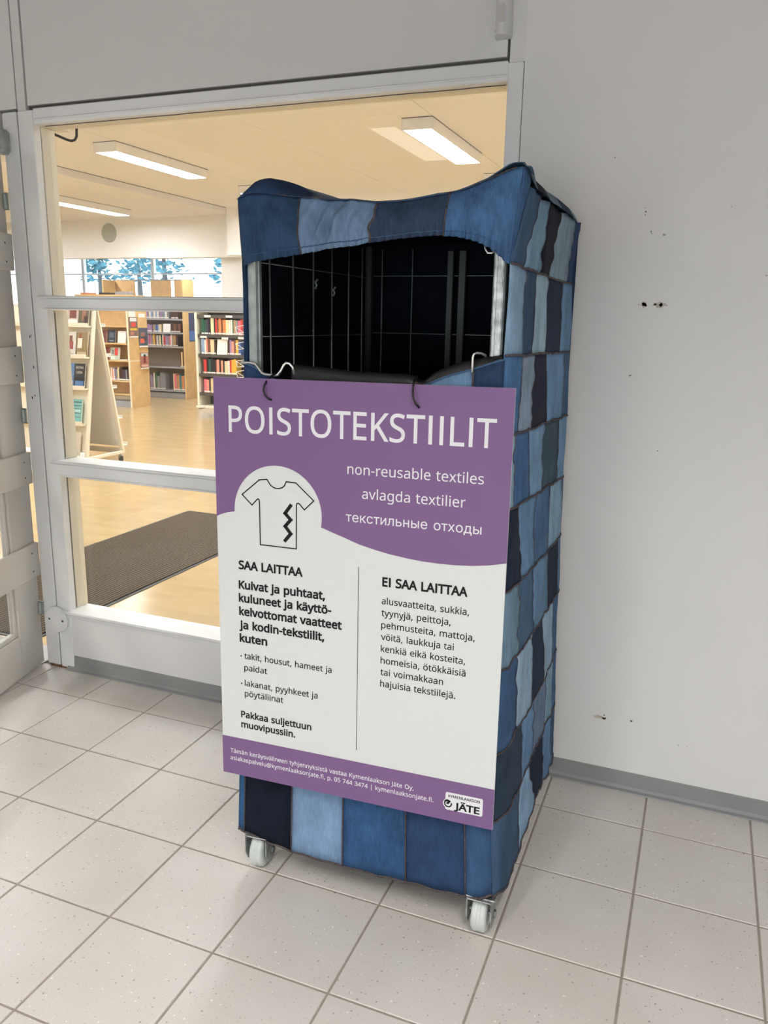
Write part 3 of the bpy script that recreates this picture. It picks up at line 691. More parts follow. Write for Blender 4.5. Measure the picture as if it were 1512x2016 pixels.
# --- wooden bookcase with end panel and magazines
wb = empty('wooden_bookcase', (-7.3, 8.45, 0)); tag(wb, 'beech wood bookcase with magazines on its end panel, behind the white display stand', 'bookcase')
simple('end_panel', M['wood'], wb, (-7.135, -7.105, 8.22, 8.448, 0, 1.76), (-7.135, -7.105, 8.452, 8.69, 0, 1.76), bev=.003)
simple('end_panel', M['wood'], wb, (-8.15, -8.12, 8.22, 8.69, 0, 1.76), bev=.003)
simple('back_panel', M['wood_d'], wb, (-8.12, -7.135, 8.445, 8.455, 0.16, 1.75))
simple('front_edge', M['displaycream'], wb, (-7.137, -7.108, 8.213, 8.2195, 0, 1.76))
simple('end_joint', M['wood_d'], wb, (-7.1345, -7.1075, 8.448, 8.452, 0, 1.76))
simple('end_rail', M['displaycream'], wb, (-7.1048, -7.1035, 8.22, 8.69, 0.742, 0.760))
for z in (1.30, 1.03, .755, .43, .215): simple('shelf', M['wood'], wb, (-8.119, -7.136, 8.23, 8.444, z-.022, z))
simple('top', M['wood'], wb, (-8.15, -7.105, 8.22, 8.69, 1.7605, 1.785))
simple('plinth', M['shelfgrey'], wb, (-8.119, -7.136, 8.27, 8.444, 0, .10))
gC = 'books on the wooden bookcase'
front_book(-7.57, -7.42, 8.26, 1.031, .205, (42, 48, 58), 'dark covered book facing out on the second shelf of the wooden bookcase', None, .15, [(.2, .8, .4, .8, (80, 95, 110)), (.2, .8, .12, .2, (150, 150, 150))])
front_book(-7.37, -7.21, 8.26, 1.031, .19, (238, 232, 225), 'plain white book facing out on the second shelf of the wooden bookcase', None, .15)
front_book(-7.72, -7.60, 8.26, 1.031, .2, (110, 50, 45), 'dark red book facing out beside the dark one, wooden bookcase', None, .15)
front_book(-7.545, -7.36, 8.27, .756, .205, (190, 200, 185), 'pale cover with red flowers facing out on the wooden bookcase', None, .15, [(.45, .8, .35, .95, (215, 75, 70)), (.05, .5, .05, .3, (235, 235, 225)), (.1, .4, .45, .8, (130, 130, 120))])
front_book(-7.70, -7.57, 8.27, .756, .2, (120, 55, 50), 'dark red book left of the flowered cover on the wooden bookcase', None, .15)
bx_ = simple('book', bmat((240, 235, 225)), None, (-7.33, -7.19, 8.245, 8.40, .7555, .772)); tag(bx_, 'white book lying flat on the third shelf of the wooden bookcase', 'book')
row([('white', .03), ('salmon', .025), ('white', .025), ('lilac', .02), ('_', .01), ('grey', .03), ('cream', .03), ('black', .025), ('dark brown', .05), ('dark purple', .06), ('grey', .03), ('black', .03), ('yellow', .035)],
    -7.55, 8.26, .432, .17, .215, 'the fourth shelf of the wooden bookcase', gC)
def magazine(y0, y1, z0, z1, rgb, deco, label):
    t = empty('magazine', (-7.1, (y0+y1)/2, z0)); tag(t, label, 'magazine')
    bm = B(); box(bm, -7.0995, -7.092, y0, y1, z0, z1); link('cover', bm, bmat(rgb), t)
    simple('holder', M['paper'], t, (-7.1035, -7.085, y0+.01, y1-.01, z0-.022, z0-.001))
    for a, b, c, e, r2 in deco:
        h = z1-z0; w = y1-y0
        bm = B(); box(bm, -7.0915, -7.0905, y0+a*w, y0+b*w, z0+c*h, z0+e*h); link('cover_picture', bm, bmat(r2), t)
magazine(8.225, 8.43, 1.145, 1.44, (120, 95, 85), [(.1, .9, .78, .97, (225, 225, 225)), (.25, .75, .5, .72, (215, 60, 50)), (.1, .9, .3, .42, (225, 190, 60)), (.1, .5, .05, .25, (190, 120, 100))], 'red and yellow magazine, highest on the wooden end panel')
magazine(8.46, 8.67, .99, 1.275, (70, 80, 95), [(.2, .7, .5, .75, (150, 110, 100)), (.1, .6, .15, .4, (225, 100, 70)), (.5, .95, .3, .55, (60, 60, 65))], 'dark blue magazine with an orange picture, right on the wooden end panel')
magazine(8.46, 8.67, .635, .88, (175, 115, 100), [(.1, .9, .75, .95, (200, 215, 215)), (.4, .65, .3, .85, (120, 50, 45)), (.1, .9, .05, .2, (230, 190, 175))], 'pinkish magazine, lowest on the wooden end panel')
for k, (a, b, c, e) in enumerate(((8.235, 8.40, 1.445, 1.535), (8.48, 8.64, 1.44, 1.50))):
    o = simple('notice', M['paper'], None, (-7.1045, -7.102, a, b, c, e)); tag(o, ['larger white notice, left at the top of the wooden end panel', 'smaller white notice, right at the top of the wooden end panel'][k], 'notice')
for k, (x0, x1, h, rgb, lb) in enumerate(((-8.10, -7.90, .03, (190, 120, 80), 'orange-brown book lying on the wooden bookcase'), (-7.72, -7.50, .035, (50, 48, 50), 'dark book lying on the wooden bookcase'), (-7.4, -7.16, .05, (150, 150, 155), 'grey tray on top of the wooden bookcase'))):
    o = simple('book' if k < 2 else 'tray', bmat(rgb), None, (x0, x1, 8.30, 8.45, 1.7855, 1.7855+h), bev=.002); tag(o, lb, 'book' if k < 2 else 'tray')

# --- white mobile A-shaped display stand
ds = empty('display_stand', (-4.3, 3.88, 0)); tag(ds, 'white mobile A-shaped book display stand behind the left of the window', 'display stand')
XG = -3.93; AP = 3.865; ZA = 1.60
yl = lambda z: 3.600+(AP-3.600)*(z-.11)/(ZA-.11)    # hall side slope
yr = lambda z: 4.150+(AP-4.150)*(z-.11)/(ZA-.11)
for s, f in ((0, yl), (1, yr)):
    for xg in (XG, -5.10):
        bm = B(); w = .028
        sg = 1 if s == 0 else -1
        poly_prism(bm, [(f(.11), .11), (f(.11)+sg*w, .11), (f(ZA)+sg*w*.3, ZA), (f(ZA)-sg*.004, ZA)], 'x', xg-.03, xg); fix(bm); link('slanted_post', bm, M['displaycream'], ds)
    bm = B(); sg = 1 if s == 0 else -1
    poly_prism(bm, [(f(.16)+sg*.014, .16), (f(.16)+sg*.026, .16), (f(ZA-.05)+sg*.020, ZA-.05), (f(ZA-.05)+sg*.008, ZA-.05)], 'x', -5.09, XG-.031); fix(bm)
    link('slanted_panel', bm, M['displaycream'] if s == 0 else M['libdisplay'], ds)
bm = B(); poly_prism(bm, [(yl(.2)+.03, .2), (yr(.2)-.03, .2), (AP+.006, ZA-.12), (AP-.004, ZA-.12)], 'x', -4.98, -4.965); fix(bm); link('inner_panel', bm, M['libdisplay'], ds)
simple('base_rail', M['displaycream'], ds, (XG-.03, XG, 3.60, 4.15, .085, .115), (-5.10, -5.07, 3.60, 4.15, .085, .115), bev=.003)
simple('base_rail', M['displaycream'], ds, (-5.07, XG-.03, 4.118, 4.148, .085, .135), bev=.003)
simple('base_rail', M['displaycream'], ds, (-5.07, XG-.03, 3.60, 3.625, .085, .115), bev=.003)
for (x, y) in ((XG-.015, 4.10), (XG-.015, 3.65), (-5.085, 4.10), (-5.085, 3.65)):
    c_ = empty('castor', (x, y, .04)); c_.parent = ds; c_.matrix_parent_inverse = base_matrix(ds).inverted()
    bm = B(); cyl(bm, (x, y, .036), (.5, 1, 0), .036, .026, 16, bev=.005); o = link('wheel', fix(bm), M['black'], c_)
    bm = B(); cyl(bm, (x, y, .075), (0, 0, 1), .012, .022, 10); box(bm, x-.018, x+.018, y-.02, y+.02, .04, .066, bev=.004); link('fork', fix(bm), M['steel'], c_)
LZ = [1.36, 1.07, .775, .44, .115]
for z in LZ:
    y = yl(z)
    simple('ledge', M['displaycream'], ds, (-5.06, XG-.035, y-.055, y+.012, z-.018, z-.004), (-5.06, XG-.035, y-.056, y-.050, z-.018, z+.022), bev=.0015)
for z in (1.36, 1.07, .76, .45, .17):
    y = yr(z)
    simple('ledge', M['libdisplay'], ds, (-5.06, XG-.02, y-.012, y+.085, z-.012, z-.002), (-5.06, XG-.02, y+.080, y+.085, z-.012, z+.022), bev=.0015)
tl = math.atan2(AP-3.600, ZA-.11)
gD = 'books on the hall side of the display stand'
def dbook(z, x0, x1, h, rgb, deco, label):
    return front_book(x0, x1, yl(z)-.034, z-.0035, h, rgb, label, None, tl, deco)
dbook(LZ[0], -4.235, -4.10, .235, (190, 175, 160), [(.1, .9, .05, .25, (235, 225, 215)), (.2, .8, .3, .9, (120, 60, 55))], 'pale book face out, left on the top shelf of the display stand')
dbook(LZ[0], -4.09, -3.98, .235, (92, 85, 62), [(.3, .7, .2, .8, (150, 100, 80)), (.5, .9, .1, .4, (60, 40, 35))], 'dark olive book face out, right on the top shelf of the display stand')
dbook(LZ[1], -4.235, -4.115, .235, (205, 198, 188), [(.25, .75, .3, .62, (150, 70, 65)), (.35, .65, .62, .85, (110, 65, 50)), (.15, .85, .06, .12, (70, 60, 55))], 'pale knitting book with a red sweater on the display stand')
dbook(LZ[1], -4.105, -3.975, .235, (140, 118, 78), [(.1, .5, .35, .75, (225, 215, 200)), (.2, .42, .75, .92, (140, 75, 50)), (.1, .9, .1, .2, (190, 170, 140))], 'brown knitting book with a white sweater on the display stand')
dbook(LZ[2], -4.235, -4.115, .235, (85, 120, 165), [(.1, .5, .4, .7, (40, 50, 70)), (.5, .9, .1, .3, (200, 215, 230))], 'blue book face out left of the black book on the display stand')
mona = dbook(LZ[2], -4.11, -3.985, .235, (32, 34, 36), [(.1, .9, .06, .3, (80, 120, 170))], 'black book with blue foot, title letters pale, on the display stand')
dbook(LZ[3], -4.175, -4.165, .235, (60, 90, 100), [], 'thin dark teal book edge on the display stand')
dbook(LZ[3], -4.155, -4.00, .235, (120, 180, 178), [(.05, .95, .86, .90, (45, 60, 65)), (.05, .95, .72, .75, (45, 60, 65)), (.05, .95, .60, .62, (45, 60, 65)), (.05, .95, .42, .45, (45, 60, 65)), (.05, .95, .26, .28, (45, 60, 65)), (.1, .9, .48, .58, (180, 210, 205))], 'teal book with dark stripes on the display stand')
dbook(LZ[4], -4.15, -4.00, .25, (205, 192, 175), [(.05, .6, .35, .85, (120, 110, 135)), (.3, .9, .08, .25, (140, 135, 150))], 'cream and mauve book on the lowest shelf of the display stand')

# letter outlines: advance width, then contours as x, y pairs in thousandths
GL = {
    ',': [215,[154,84,136,23,111,-42,85,-103,33,-103,49,-38,63,31,73,93,148,93]],
    '-': [258,[32,184,32,246,226,246,226,184]],
    '.': [215,[58,43,59,61,64,75,72,85,82,92,94,96,107,97,120,96,132,92,142,85,151,75,156,61,157,43,156,26,151,12,142,2,132,-6,120,-10,107,-11,94,-10,82,-6,72,2,64,12,59,26]],
    '0': [458,[419,287,418,242,415,201,409,163,401,128,390,97,376,70,359,47,339,27,316,12,290,1,261,-6,229,-8,188,-4,153,8,122,27,97,54,76,88,60,129,48,176,42,229,39,287,41,346,48,399,58,446,73,486,93,520,119,547,149,566,186,578,229,581,269,578,304,566,335,547,361,520,382,486,399,446,410,399,417,346],[110,287,111,238,115,194,121,156,131,125,143,98,159,78,178,64,202,55,229,52,256,55,279,64,298,78,314,98,326,124,336,156,343,194,347,238,348,287,347,336,343,380,336,417,326,449,314,475,298,495,279,510,256,518,229,521,202,518,178,510,159,495,143,475,131,449,121,417,115,380,111,336]],
    '3': [458,[395,439,394,414,389,392,381,372,370,355,356,339,340,326,321,316,300,307,277,302,277,298,319,290,353,276,379,255,398,229,409,198,413,163,410,131,403,101,390,74,371,50,348,30,318,14,283,2,241,-6,193,-8,164,-7,136,-5,110,-1,85,5,60,13,36,23,36,89,61,78,87,69,114,61,141,56,168,52,194,51,241,55,278,65,305,81,324,104,335,132,339,164,337,187,331,206,320,223,306,236,288,247,265,255,240,261,211,264,179,265,123,265,123,326,180,326,209,327,236,332,259,339,278,350,294,362,307,377,316,394,321,413,323,434,320,460,311,481,295,498,274,511,249,519,219,521,199,521,181,519,164,515,147,511,132,505,117,498,75,473,39,521,61,537,87,550,115,563,147,573,181,579,218,581,273,576,317,563,352,540,376,511,390,477]],
    '4': [458,[443,130,359,130,359,0,291,0,291,130,17,130,17,190,286,576,359,576,359,193,443,193],[291,374,291,412,293,444,294,474,295,500,292,500,276,468,257,438,86,193,291,193]],
    '5': [458,[221,351,258,349,292,342,322,331,349,316,371,297,389,274,402,247,410,217,413,183,410,145,402,111,387,81,368,54,343,32,314,15,280,2,242,-5,199,-8,170,-7,142,-4,116,0,91,6,70,14,51,23,51,90,71,79,95,70,121,62,148,57,174,53,200,52,227,54,252,58,274,65,293,76,310,89,323,106,333,126,339,149,341,176,337,210,325,239,306,262,279,279,243,289,197,292,182,291,164,290,146,288,99,280,64,302,86,573,373,573,373,508,146,508,132,342,169,348,185,350,202,351]],
    '7': [458,[109,0,344,508,35,508,35,573,419,573,419,518,187,0]],
    '@': [721,[674,286,673,262,671,238,666,214,659,191,651,170,640,150,627,133,613,117,597,105,578,95,558,89,536,87,513,90,493,97,478,109,465,123,457,140,451,157,447,157,436,138,422,122,405,107,385,96,361,90,334,87,297,92,265,106,240,128,222,159,211,195,207,237,209,270,216,302,228,330,244,355,263,376,287,394,314,407,344,414,377,417,400,416,423,414,446,411,467,407,485,402,500,398,492,235,491,215,491,206,492,181,497,163,506,151,516,143,528,139,540,137,556,139,570,146,583,158,593,173,602,191,609,212,614,236,617,261,618,287,615,334,605,376,588,413,566,445,538,471,506,492,469,508,429,517,387,520,343,517,302,510,265,498,232,482,203,461,177,437,155,409,137,378,123,344,112,308,106,269,104,227,107,177,117,133,132,93,154,60,181,32,215,10,253,-6,298,-15,347,-18,379,-17,410,-14,441,-8,469,0,496,8,520,16,520,-38,496,-48,470,-55,442,-62,413,-67,381,-70,347,-71,287,-67,233,-56,185,-36,144,-9,110,25,82,65,62,112,50,166,47,225,49,273,57,319,70,363,88,404,110,440,137,474,169,502,204,527,244,547,288,561,335,570,387,573,427,570,465,564,502,553,535,538,566,519,593,496,617,469,637,439,653,406,665,369,672,329],[269,235,272,204,279,179,290,160,305,147,323,140,345,137,372,141,393,152,409,171,421,195,428,225,432,258,437,358,411,364,378,366,353,364,332,358,314,347,300,333,288,317,280,298,274,278,271,257]],
    'A': [512,[437,0,368,177,141,177,73,0,0,0,224,575,289,575,512,0],[282,415,274,438,263,473,255,500,247,468,238,438,230,415,165,241,346,241]],
    'E': [446,[398,0,78,0,78,573,398,573,398,509,150,509,150,330,383,330,383,268,150,268,150,63,398,63]],
    'I': [272,[239,0,32,0,32,42,99,57,99,515,32,531,32,573,239,573,239,531,172,515,172,57,239,42]],
    'J': [219,[-3,-152,-16,-152,-27,-151,-37,-150,-63,-142,-63,-81,-35,-87,-5,-89,8,-88,21,-85,33,-81,45,-74,54,-65,63,-53,69,-38,73,-19,74,3,74,573,146,573,146,9,144,-26,138,-56,128,-82,114,-104,96,-122,75,-135,52,-145,25,-150]],
    'K': [496,[496,0,411,0,209,273,150,222,150,0,78,0,78,573,150,573,150,290,199,345,249,399,403,573,488,573,261,323]],
    'L': [420,[78,0,78,573,150,573,150,64,400,64,400,0]],
    'M': [727,[330,0,142,502,139,502,142,461,144,407,144,347,144,0,78,0,78,573,184,573,361,103,364,103,544,573,650,573,650,0,578,0,578,352,579,408,581,460,584,501,581,501,390,0]],
    'N': [609,[532,0,447,0,141,476,138,476,141,432,143,378,144,320,144,0,78,0,78,573,161,573,467,99,470,99,468,137,466,193,464,249,464,573,532,573]],
    'O': [626,[577,287,576,244,570,204,561,166,547,132,531,101,510,73,486,49,459,29,428,13,393,1,355,-6,314,-8,271,-6,232,1,196,13,165,29,138,49,114,73,94,101,78,132,65,167,56,204,51,245,49,288,52,344,62,396,78,442,100,482,130,517,166,545,208,565,258,577,314,581,369,577,417,565,459,545,495,517,524,483,547,442,564,396,574,344],[125,287,127,241,134,200,145,163,161,131,182,104,207,83,238,67,273,58,314,55,354,58,390,67,420,83,445,104,465,131,481,163,492,200,499,241,501,287,496,354,481,411,456,457,436,479,412,496,384,508,351,516,314,518,274,515,238,506,207,490,182,469,161,443,145,411,134,374,127,333]],
    'P': [485,[229,573,297,568,352,553,393,528,411,509,426,487,436,463,442,435,444,404,443,381,439,358,433,336,423,316,411,296,395,278,375,262,351,249,324,238,292,230,256,225,216,223,150,223,150,0,78,0,78,573],[223,511,150,511,150,285,208,285,242,286,272,290,298,296,320,306,338,318,352,334,362,352,368,375,370,401,366,435,354,462,334,484,306,499,269,508]],
    'S': [440,[403,153,400,121,392,92,378,66,359,44,335,26,307,11,274,1,238,-6,198,-8,177,-8,157,-7,137,-5,118,-2,100,1,83,4,68,9,54,14,41,19,41,88,62,80,86,72,113,65,142,59,171,56,201,55,228,56,252,60,273,66,290,74,305,85,316,98,324,113,329,129,330,147,329,164,325,180,318,194,308,207,295,218,277,230,255,241,228,252,196,265,172,274,151,284,131,294,114,305,98,317,85,330,74,344,65,359,57,375,52,393,49,413,48,435,51,464,58,490,71,513,89,533,110,550,136,563,165,573,197,579,231,581,262,580,290,577,318,572,343,565,367,558,389,549,366,487,346,495,325,502,302,508,278,513,254,516,229,517,207,516,187,513,169,507,155,499,142,489,133,478,126,464,122,450,121,434,122,416,126,400,133,386,143,373,156,362,172,351,193,341,217,330,246,318,278,306,307,293,332,279,353,264,371,247,385,228,395,206,401,181]],
    'T': [446,[259,0,187,0,187,509,8,509,8,573,437,573,437,509,259,509]],
    'Y': [454,[227,291,376,573,454,573,263,222,263,0,191,0,191,219,0,573,79,573]],
    'a': [450,[231,437,279,433,318,422,347,403,368,375,381,338,385,293,385,0,334,0,320,61,317,61,304,46,292,33,279,22,265,13,250,5,234,-1,216,-5,195,-7,172,-8,148,-7,124,-2,103,6,84,16,68,30,55,48,45,68,39,92,37,119,43,159,59,192,87,219,127,238,179,251,243,257,316,259,316,285,313,317,306,342,293,359,275,371,253,378,227,380,205,379,183,376,163,370,143,363,124,355,106,347,84,400,104,410,126,419,151,426,177,432,204,436],[252,208,204,203,167,195,141,182,124,165,113,144,110,119,112,97,120,79,132,66,148,56,167,51,188,49,223,52,253,62,279,79,299,103,311,134,315,172,315,210]],
    'b': [493,[139,461,138,410,135,373,139,373,153,390,169,405,189,419,213,429,240,435,272,437,303,435,331,428,357,417,380,401,401,381,418,357,432,328,441,295,447,257,449,215,447,168,439,127,427,91,410,61,390,36,365,17,337,3,306,-5,272,-8,240,-6,213,0,189,10,169,24,153,38,139,55,133,55,119,0,68,0,68,609,139,609],[260,379,231,377,207,371,188,361,172,348,159,330,150,308,144,282,140,252,139,217,139,214,142,165,150,125,165,93,187,69,219,55,261,51,297,55,325,69,348,93,363,126,373,166,376,216,373,265,363,306,348,338,325,360,296,374]],
    'd': [493,[221,-8,190,-6,162,1,136,12,113,28,92,48,75,72,61,101,52,134,46,172,44,214,46,256,52,294,62,327,75,357,93,381,113,402,137,417,162,429,191,436,221,438,243,437,262,434,280,429,296,423,310,416,323,407,335,397,345,386,354,374,359,374,356,405,354,438,354,609,425,609,425,0,368,0,358,58,354,58,345,46,335,35,323,24,310,15,296,7,279,1,262,-4,242,-7],[232,51,273,55,305,67,328,88,343,117,352,154,355,200,355,213,352,263,343,304,329,336,306,360,274,375,231,379,196,374,168,359,146,334,130,300,120,260,117,213,120,165,130,125,146,93,168,69,197,55]],
    'e': [452,[234,438,269,435,301,427,329,414,354,396,374,373,390,346,402,315,409,281,411,244,411,201,117,201,122,157,134,119,154,90,181,69,215,56,254,52,280,53,305,56,327,60,348,66,370,73,392,82,392,20,370,11,349,4,327,-1,304,-5,279,-7,251,-8,212,-5,176,3,143,17,114,36,90,61,70,91,56,126,47,167,44,212,47,257,55,297,68,333,86,364,108,390,134,411,164,426,198,435],[233,380,202,377,175,366,154,348,137,323,125,293,119,257,338,257,336,281,333,302,326,322,318,338,306,353,292,364,276,373,256,378]],
    'f': [276,[266,375,158,375,158,0,87,0,87,375,12,375,12,408,87,432,87,457,89,492,95,522,104,547,116,568,132,585,152,597,174,606,199,612,227,613,244,613,259,612,274,609,310,599,292,544,262,552,251,554,239,555,228,556,206,553,189,545,175,532,166,513,160,489,158,458,158,430,266,430]],
    'g': [493,[221,438,248,436,273,431,297,422,319,409,338,393,355,373,359,373,369,430,425,430,425,-7,423,-46,416,-80,404,-109,388,-135,367,-155,341,-172,310,-183,274,-190,233,-192,202,-192,174,-189,147,-186,122,-180,99,-174,78,-165,78,-100,99,-110,123,-118,149,-125,177,-130,206,-133,237,-134,271,-130,300,-119,324,-101,341,-77,352,-48,355,-13,355,4,356,32,358,57,354,57,338,37,320,21,299,8,275,-1,250,-6,221,-8,189,-6,160,1,134,13,111,29,91,51,65,95,49,149,44,214,49,278,65,332,91,377,111,399,134,416,160,428,189,435],[230,379,207,376,187,370,169,359,153,344,140,326,130,303,123,277,119,247,117,213,120,165,130,124,146,92,169,68,197,54,232,50,253,51,271,53,288,58,303,65,315,74,326,85,336,98,343,113,349,131,353,151,355,173,356,197,356,214,355,251,350,282,343,309,332,331,319,348,302,362,281,371,257,377]],
    'h': [495,[139,431,138,399,135,370,140,370,149,385,161,397,174,407,188,416,204,424,221,429,238,434,255,436,273,437,306,435,335,430,360,421,382,408,399,391,413,370,423,344,429,314,431,280,431,0,361,0,361,275,358,307,351,333,338,353,319,367,295,376,265,379,235,377,210,370,189,360,173,347,160,329,150,308,144,283,140,254,139,222,139,0,68,0,68,609,139,609]],
    'i': [207,[139,430,139,0,68,0,68,430],[104,591,115,590,124,586,133,580,140,572,144,560,145,546,144,532,140,521,133,512,124,506,115,502,104,501,93,502,83,506,75,512,68,521,64,532,63,546,64,560,68,572,75,580,83,586,93,590]],
    'j': [207,[18,-192,5,-192,-7,-191,-18,-190,-44,-183,-44,-126,-19,-132,9,-134,25,-132,39,-128,51,-120,61,-108,66,-90,68,-67,68,430,139,430,139,-64,137,-90,133,-113,126,-133,116,-151,103,-166,87,-177,67,-186,44,-191],[63,546,64,560,68,572,75,580,83,586,93,590,104,591,115,590,124,586,133,580,140,572,144,560,145,546,144,532,140,521,133,512,124,506,115,502,104,501,93,502,83,506,75,512,68,521,64,532]],
    'k': [428,[138,291,137,257,135,221,138,221,152,240,172,264,189,285,326,430,409,430,235,246,421,0,336,0,187,200,138,158,138,0,68,0,68,609,138,609]],
    'l': [207,[139,0,68,0,68,609,139,609]],
    'm': [749,[540,438,584,434,621,421,649,401,669,371,681,330,685,280,685,0,615,0,615,277,613,308,606,333,594,353,577,367,555,376,528,379,490,374,460,362,438,342,423,315,414,280,411,237,411,0,342,0,342,277,341,298,337,317,332,333,325,347,315,359,303,367,289,374,272,377,253,379,227,377,204,370,185,360,170,347,158,329,150,308,144,283,140,255,139,223,139,0,68,0,68,430,125,430,136,371,140,371,149,385,160,398,173,409,186,418,201,425,217,431,233,435,249,437,266,438,298,436,325,430,349,420,369,406,386,388,398,366,402,366,418,388,438,406,461,420,486,430,512,436]],
    'n': [495,[275,438,322,434,361,421,391,401,413,371,426,330,431,280,431,0,361,0,361,275,358,307,351,333,338,353,319,367,295,376,265,379,222,374,189,361,166,338,151,308,142,269,139,223,139,0,68,0,68,430,125,430,136,371,140,371,150,385,162,398,175,409,190,418,206,425,222,431,239,435,257,437]],
    'o': [485,[442,216,440,181,436,150,428,121,417,95,404,71,388,51,369,33,348,18,324,7,299,-1,271,-6,241,-8,214,-6,188,-1,163,7,140,18,119,33,100,51,84,71,70,95,59,121,51,150,46,181,44,216,47,261,55,301,68,336,87,367,110,392,137,412,169,426,204,435,244,438,281,435,316,426,347,412,374,392,398,367,417,336,431,301,439,261],[117,216,119,184,123,154,130,128,141,105,155,86,172,71,192,59,216,53,243,51,270,53,294,59,314,71,331,86,345,105,356,128,363,154,367,184,369,216,367,248,363,277,355,303,345,325,331,344,314,359,294,370,270,376,242,379,202,374,171,359,147,335,130,303,120,263]],
    'p': [493,[273,438,303,436,331,429,357,418,380,402,401,383,418,358,432,329,441,296,447,258,449,216,447,170,439,129,427,93,410,62,390,37,365,17,337,3,306,-5,272,-8,251,-7,231,-4,213,1,197,7,182,15,170,24,158,33,148,44,139,55,134,55,137,20,139,-16,139,-192,68,-192,68,430,126,430,136,371,139,371,148,383,158,394,170,405,182,414,197,422,213,429,231,434,251,437],[260,379,233,377,210,371,190,362,174,349,161,333,152,313,145,289,141,261,139,229,139,216,140,182,144,152,150,126,159,103,172,85,188,70,208,59,233,53,261,51,286,53,308,60,326,72,341,88,354,108,364,131,371,157,375,186,376,217,373,262,363,302,348,334,325,359,296,374]],
    'r': [331,[269,438,295,437,319,433,310,368,287,372,264,374,248,373,232,369,217,363,202,355,189,346,176,334,166,321,156,305,149,289,143,270,140,251,139,229,139,0,68,0,68,430,126,430,134,351,137,351,147,367,158,381,170,395,183,407,198,418,214,426,231,433,249,437]],
    's': [384,[348,119,346,92,339,69,327,49,311,32,292,18,268,6,241,-2,210,-6,176,-8,148,-7,122,-5,99,-1,78,5,59,11,42,19,42,83,60,75,81,67,104,60,128,54,153,50,178,49,211,51,236,57,256,66,269,79,277,94,280,112,279,123,276,132,271,141,264,150,253,158,239,167,222,176,200,185,174,196,148,206,124,217,103,228,84,239,69,252,57,266,48,283,43,302,41,324,46,358,61,386,85,408,118,425,157,435,202,438,228,437,252,434,275,430,298,424,319,417,339,409,315,353,297,360,278,366,258,372,238,377,218,379,197,380,171,379,149,374,131,366,118,356,111,343,108,328,109,317,113,307,119,298,127,290,139,282,154,274,172,266,193,256,219,246,245,236,268,226,289,215,306,203,321,191,333,176,341,159,346,140]],
    't': [289,[212,50,245,53,272,59,272,5,263,1,253,-2,240,-4,226,-6,213,-8,200,-8,178,-7,157,-3,138,4,120,13,104,27,91,44,82,66,76,93,74,125,74,375,13,375,13,409,75,437,103,528,144,528,144,430,269,430,269,375,144,375,144,127,146,103,153,83,163,69,177,58,193,52]],
    'u': [495,[427,430,427,0,370,0,359,57,356,57,346,43,334,31,321,20,306,11,290,4,273,-1,256,-5,238,-7,220,-8,187,-6,159,-1,134,8,112,21,95,38,81,59,71,85,65,114,63,148,63,430,135,430,135,153,137,122,145,96,158,76,176,62,200,53,230,51,260,53,285,59,306,69,323,82,336,100,345,121,352,146,356,175,357,206,357,430]],
    'v': [407,[163,0,0,430,75,430,167,176,180,137,193,96,201,63,204,63,214,96,227,138,241,176,332,430,407,430,244,0]],
    'x': [424,[170,220,22,430,102,430,213,268,322,430,402,430,253,220,410,0,330,0,213,172,94,0,14,0]],
    'y': [409,[1,430,76,430,169,185,184,144,196,105,205,68,209,68,224,121,245,186,333,430,409,430,224,-59,213,-85,201,-108,188,-130,173,-148,157,-164,138,-176,117,-185,94,-191,67,-192,34,-190,9,-186,9,-130,30,-133,56,-135,72,-134,86,-131,99,-126,110,-118,121,-110,130,-99,138,-87,145,-73,152,-59,174,-2]],
    '|': [442,[192,609,250,609,250,-193,192,-193]],
    'Ä': [512,[437,0,368,177,141,177,73,0,0,0,224,575,289,575,512,0],[282,415,274,438,263,473,255,500,247,468,238,438,230,415,165,241,346,241],[143,689,144,701,148,711,154,719,162,724,171,727,180,728,190,727,199,724,207,719,213,711,217,701,218,689,217,677,213,667,207,659,199,653,190,650,180,649,171,650,162,653,154,659,148,667,144,677],[294,689,295,701,298,711,304,719,312,724,321,727,330,728,340,727,349,724,357,719,363,711,367,701,368,689,367,677,363,667,357,659,349,653,340,650,330,649,321,650,312,653,304,659,298,667,295,677]],
    'ä': [450,[231,437,279,433,318,422,347,403,368,375,381,338,385,293,385,0,334,0,320,61,317,61,304,46,292,33,279,22,265,13,250,5,234,-1,216,-5,195,-7,172,-8,148,-7,124,-2,103,6,84,16,68,30,55,48,45,68,39,92,37,119,43,159,59,192,87,219,127,238,179,251,243,257,316,259,316,285,313,317,306,342,293,359,275,371,253,378,227,380,205,379,183,376,163,370,143,363,124,355,106,347,84,400,104,410,126,419,151,426,177,432,204,436],[252,208,204,203,167,195,141,182,124,165,113,144,110,119,112,97,120,79,132,66,148,56,167,51,188,49,223,52,253,62,279,79,299,103,311,134,315,172,315,210],[113,546,114,559,118,569,124,576,132,581,141,584,151,585,160,584,169,581,177,576,183,569,187,559,188,546,187,534,183,524,177,516,169,510,160,507,151,506,141,507,132,510,124,516,118,524,114,534],[264,546,265,559,269,569,275,576,282,581,291,584,301,585,310,584,319,581,327,576,333,569,337,559,338,546,337,534,333,524,327,516,319,510,310,507,301,506,291,507,282,510,275,516,269,524,265,534]],
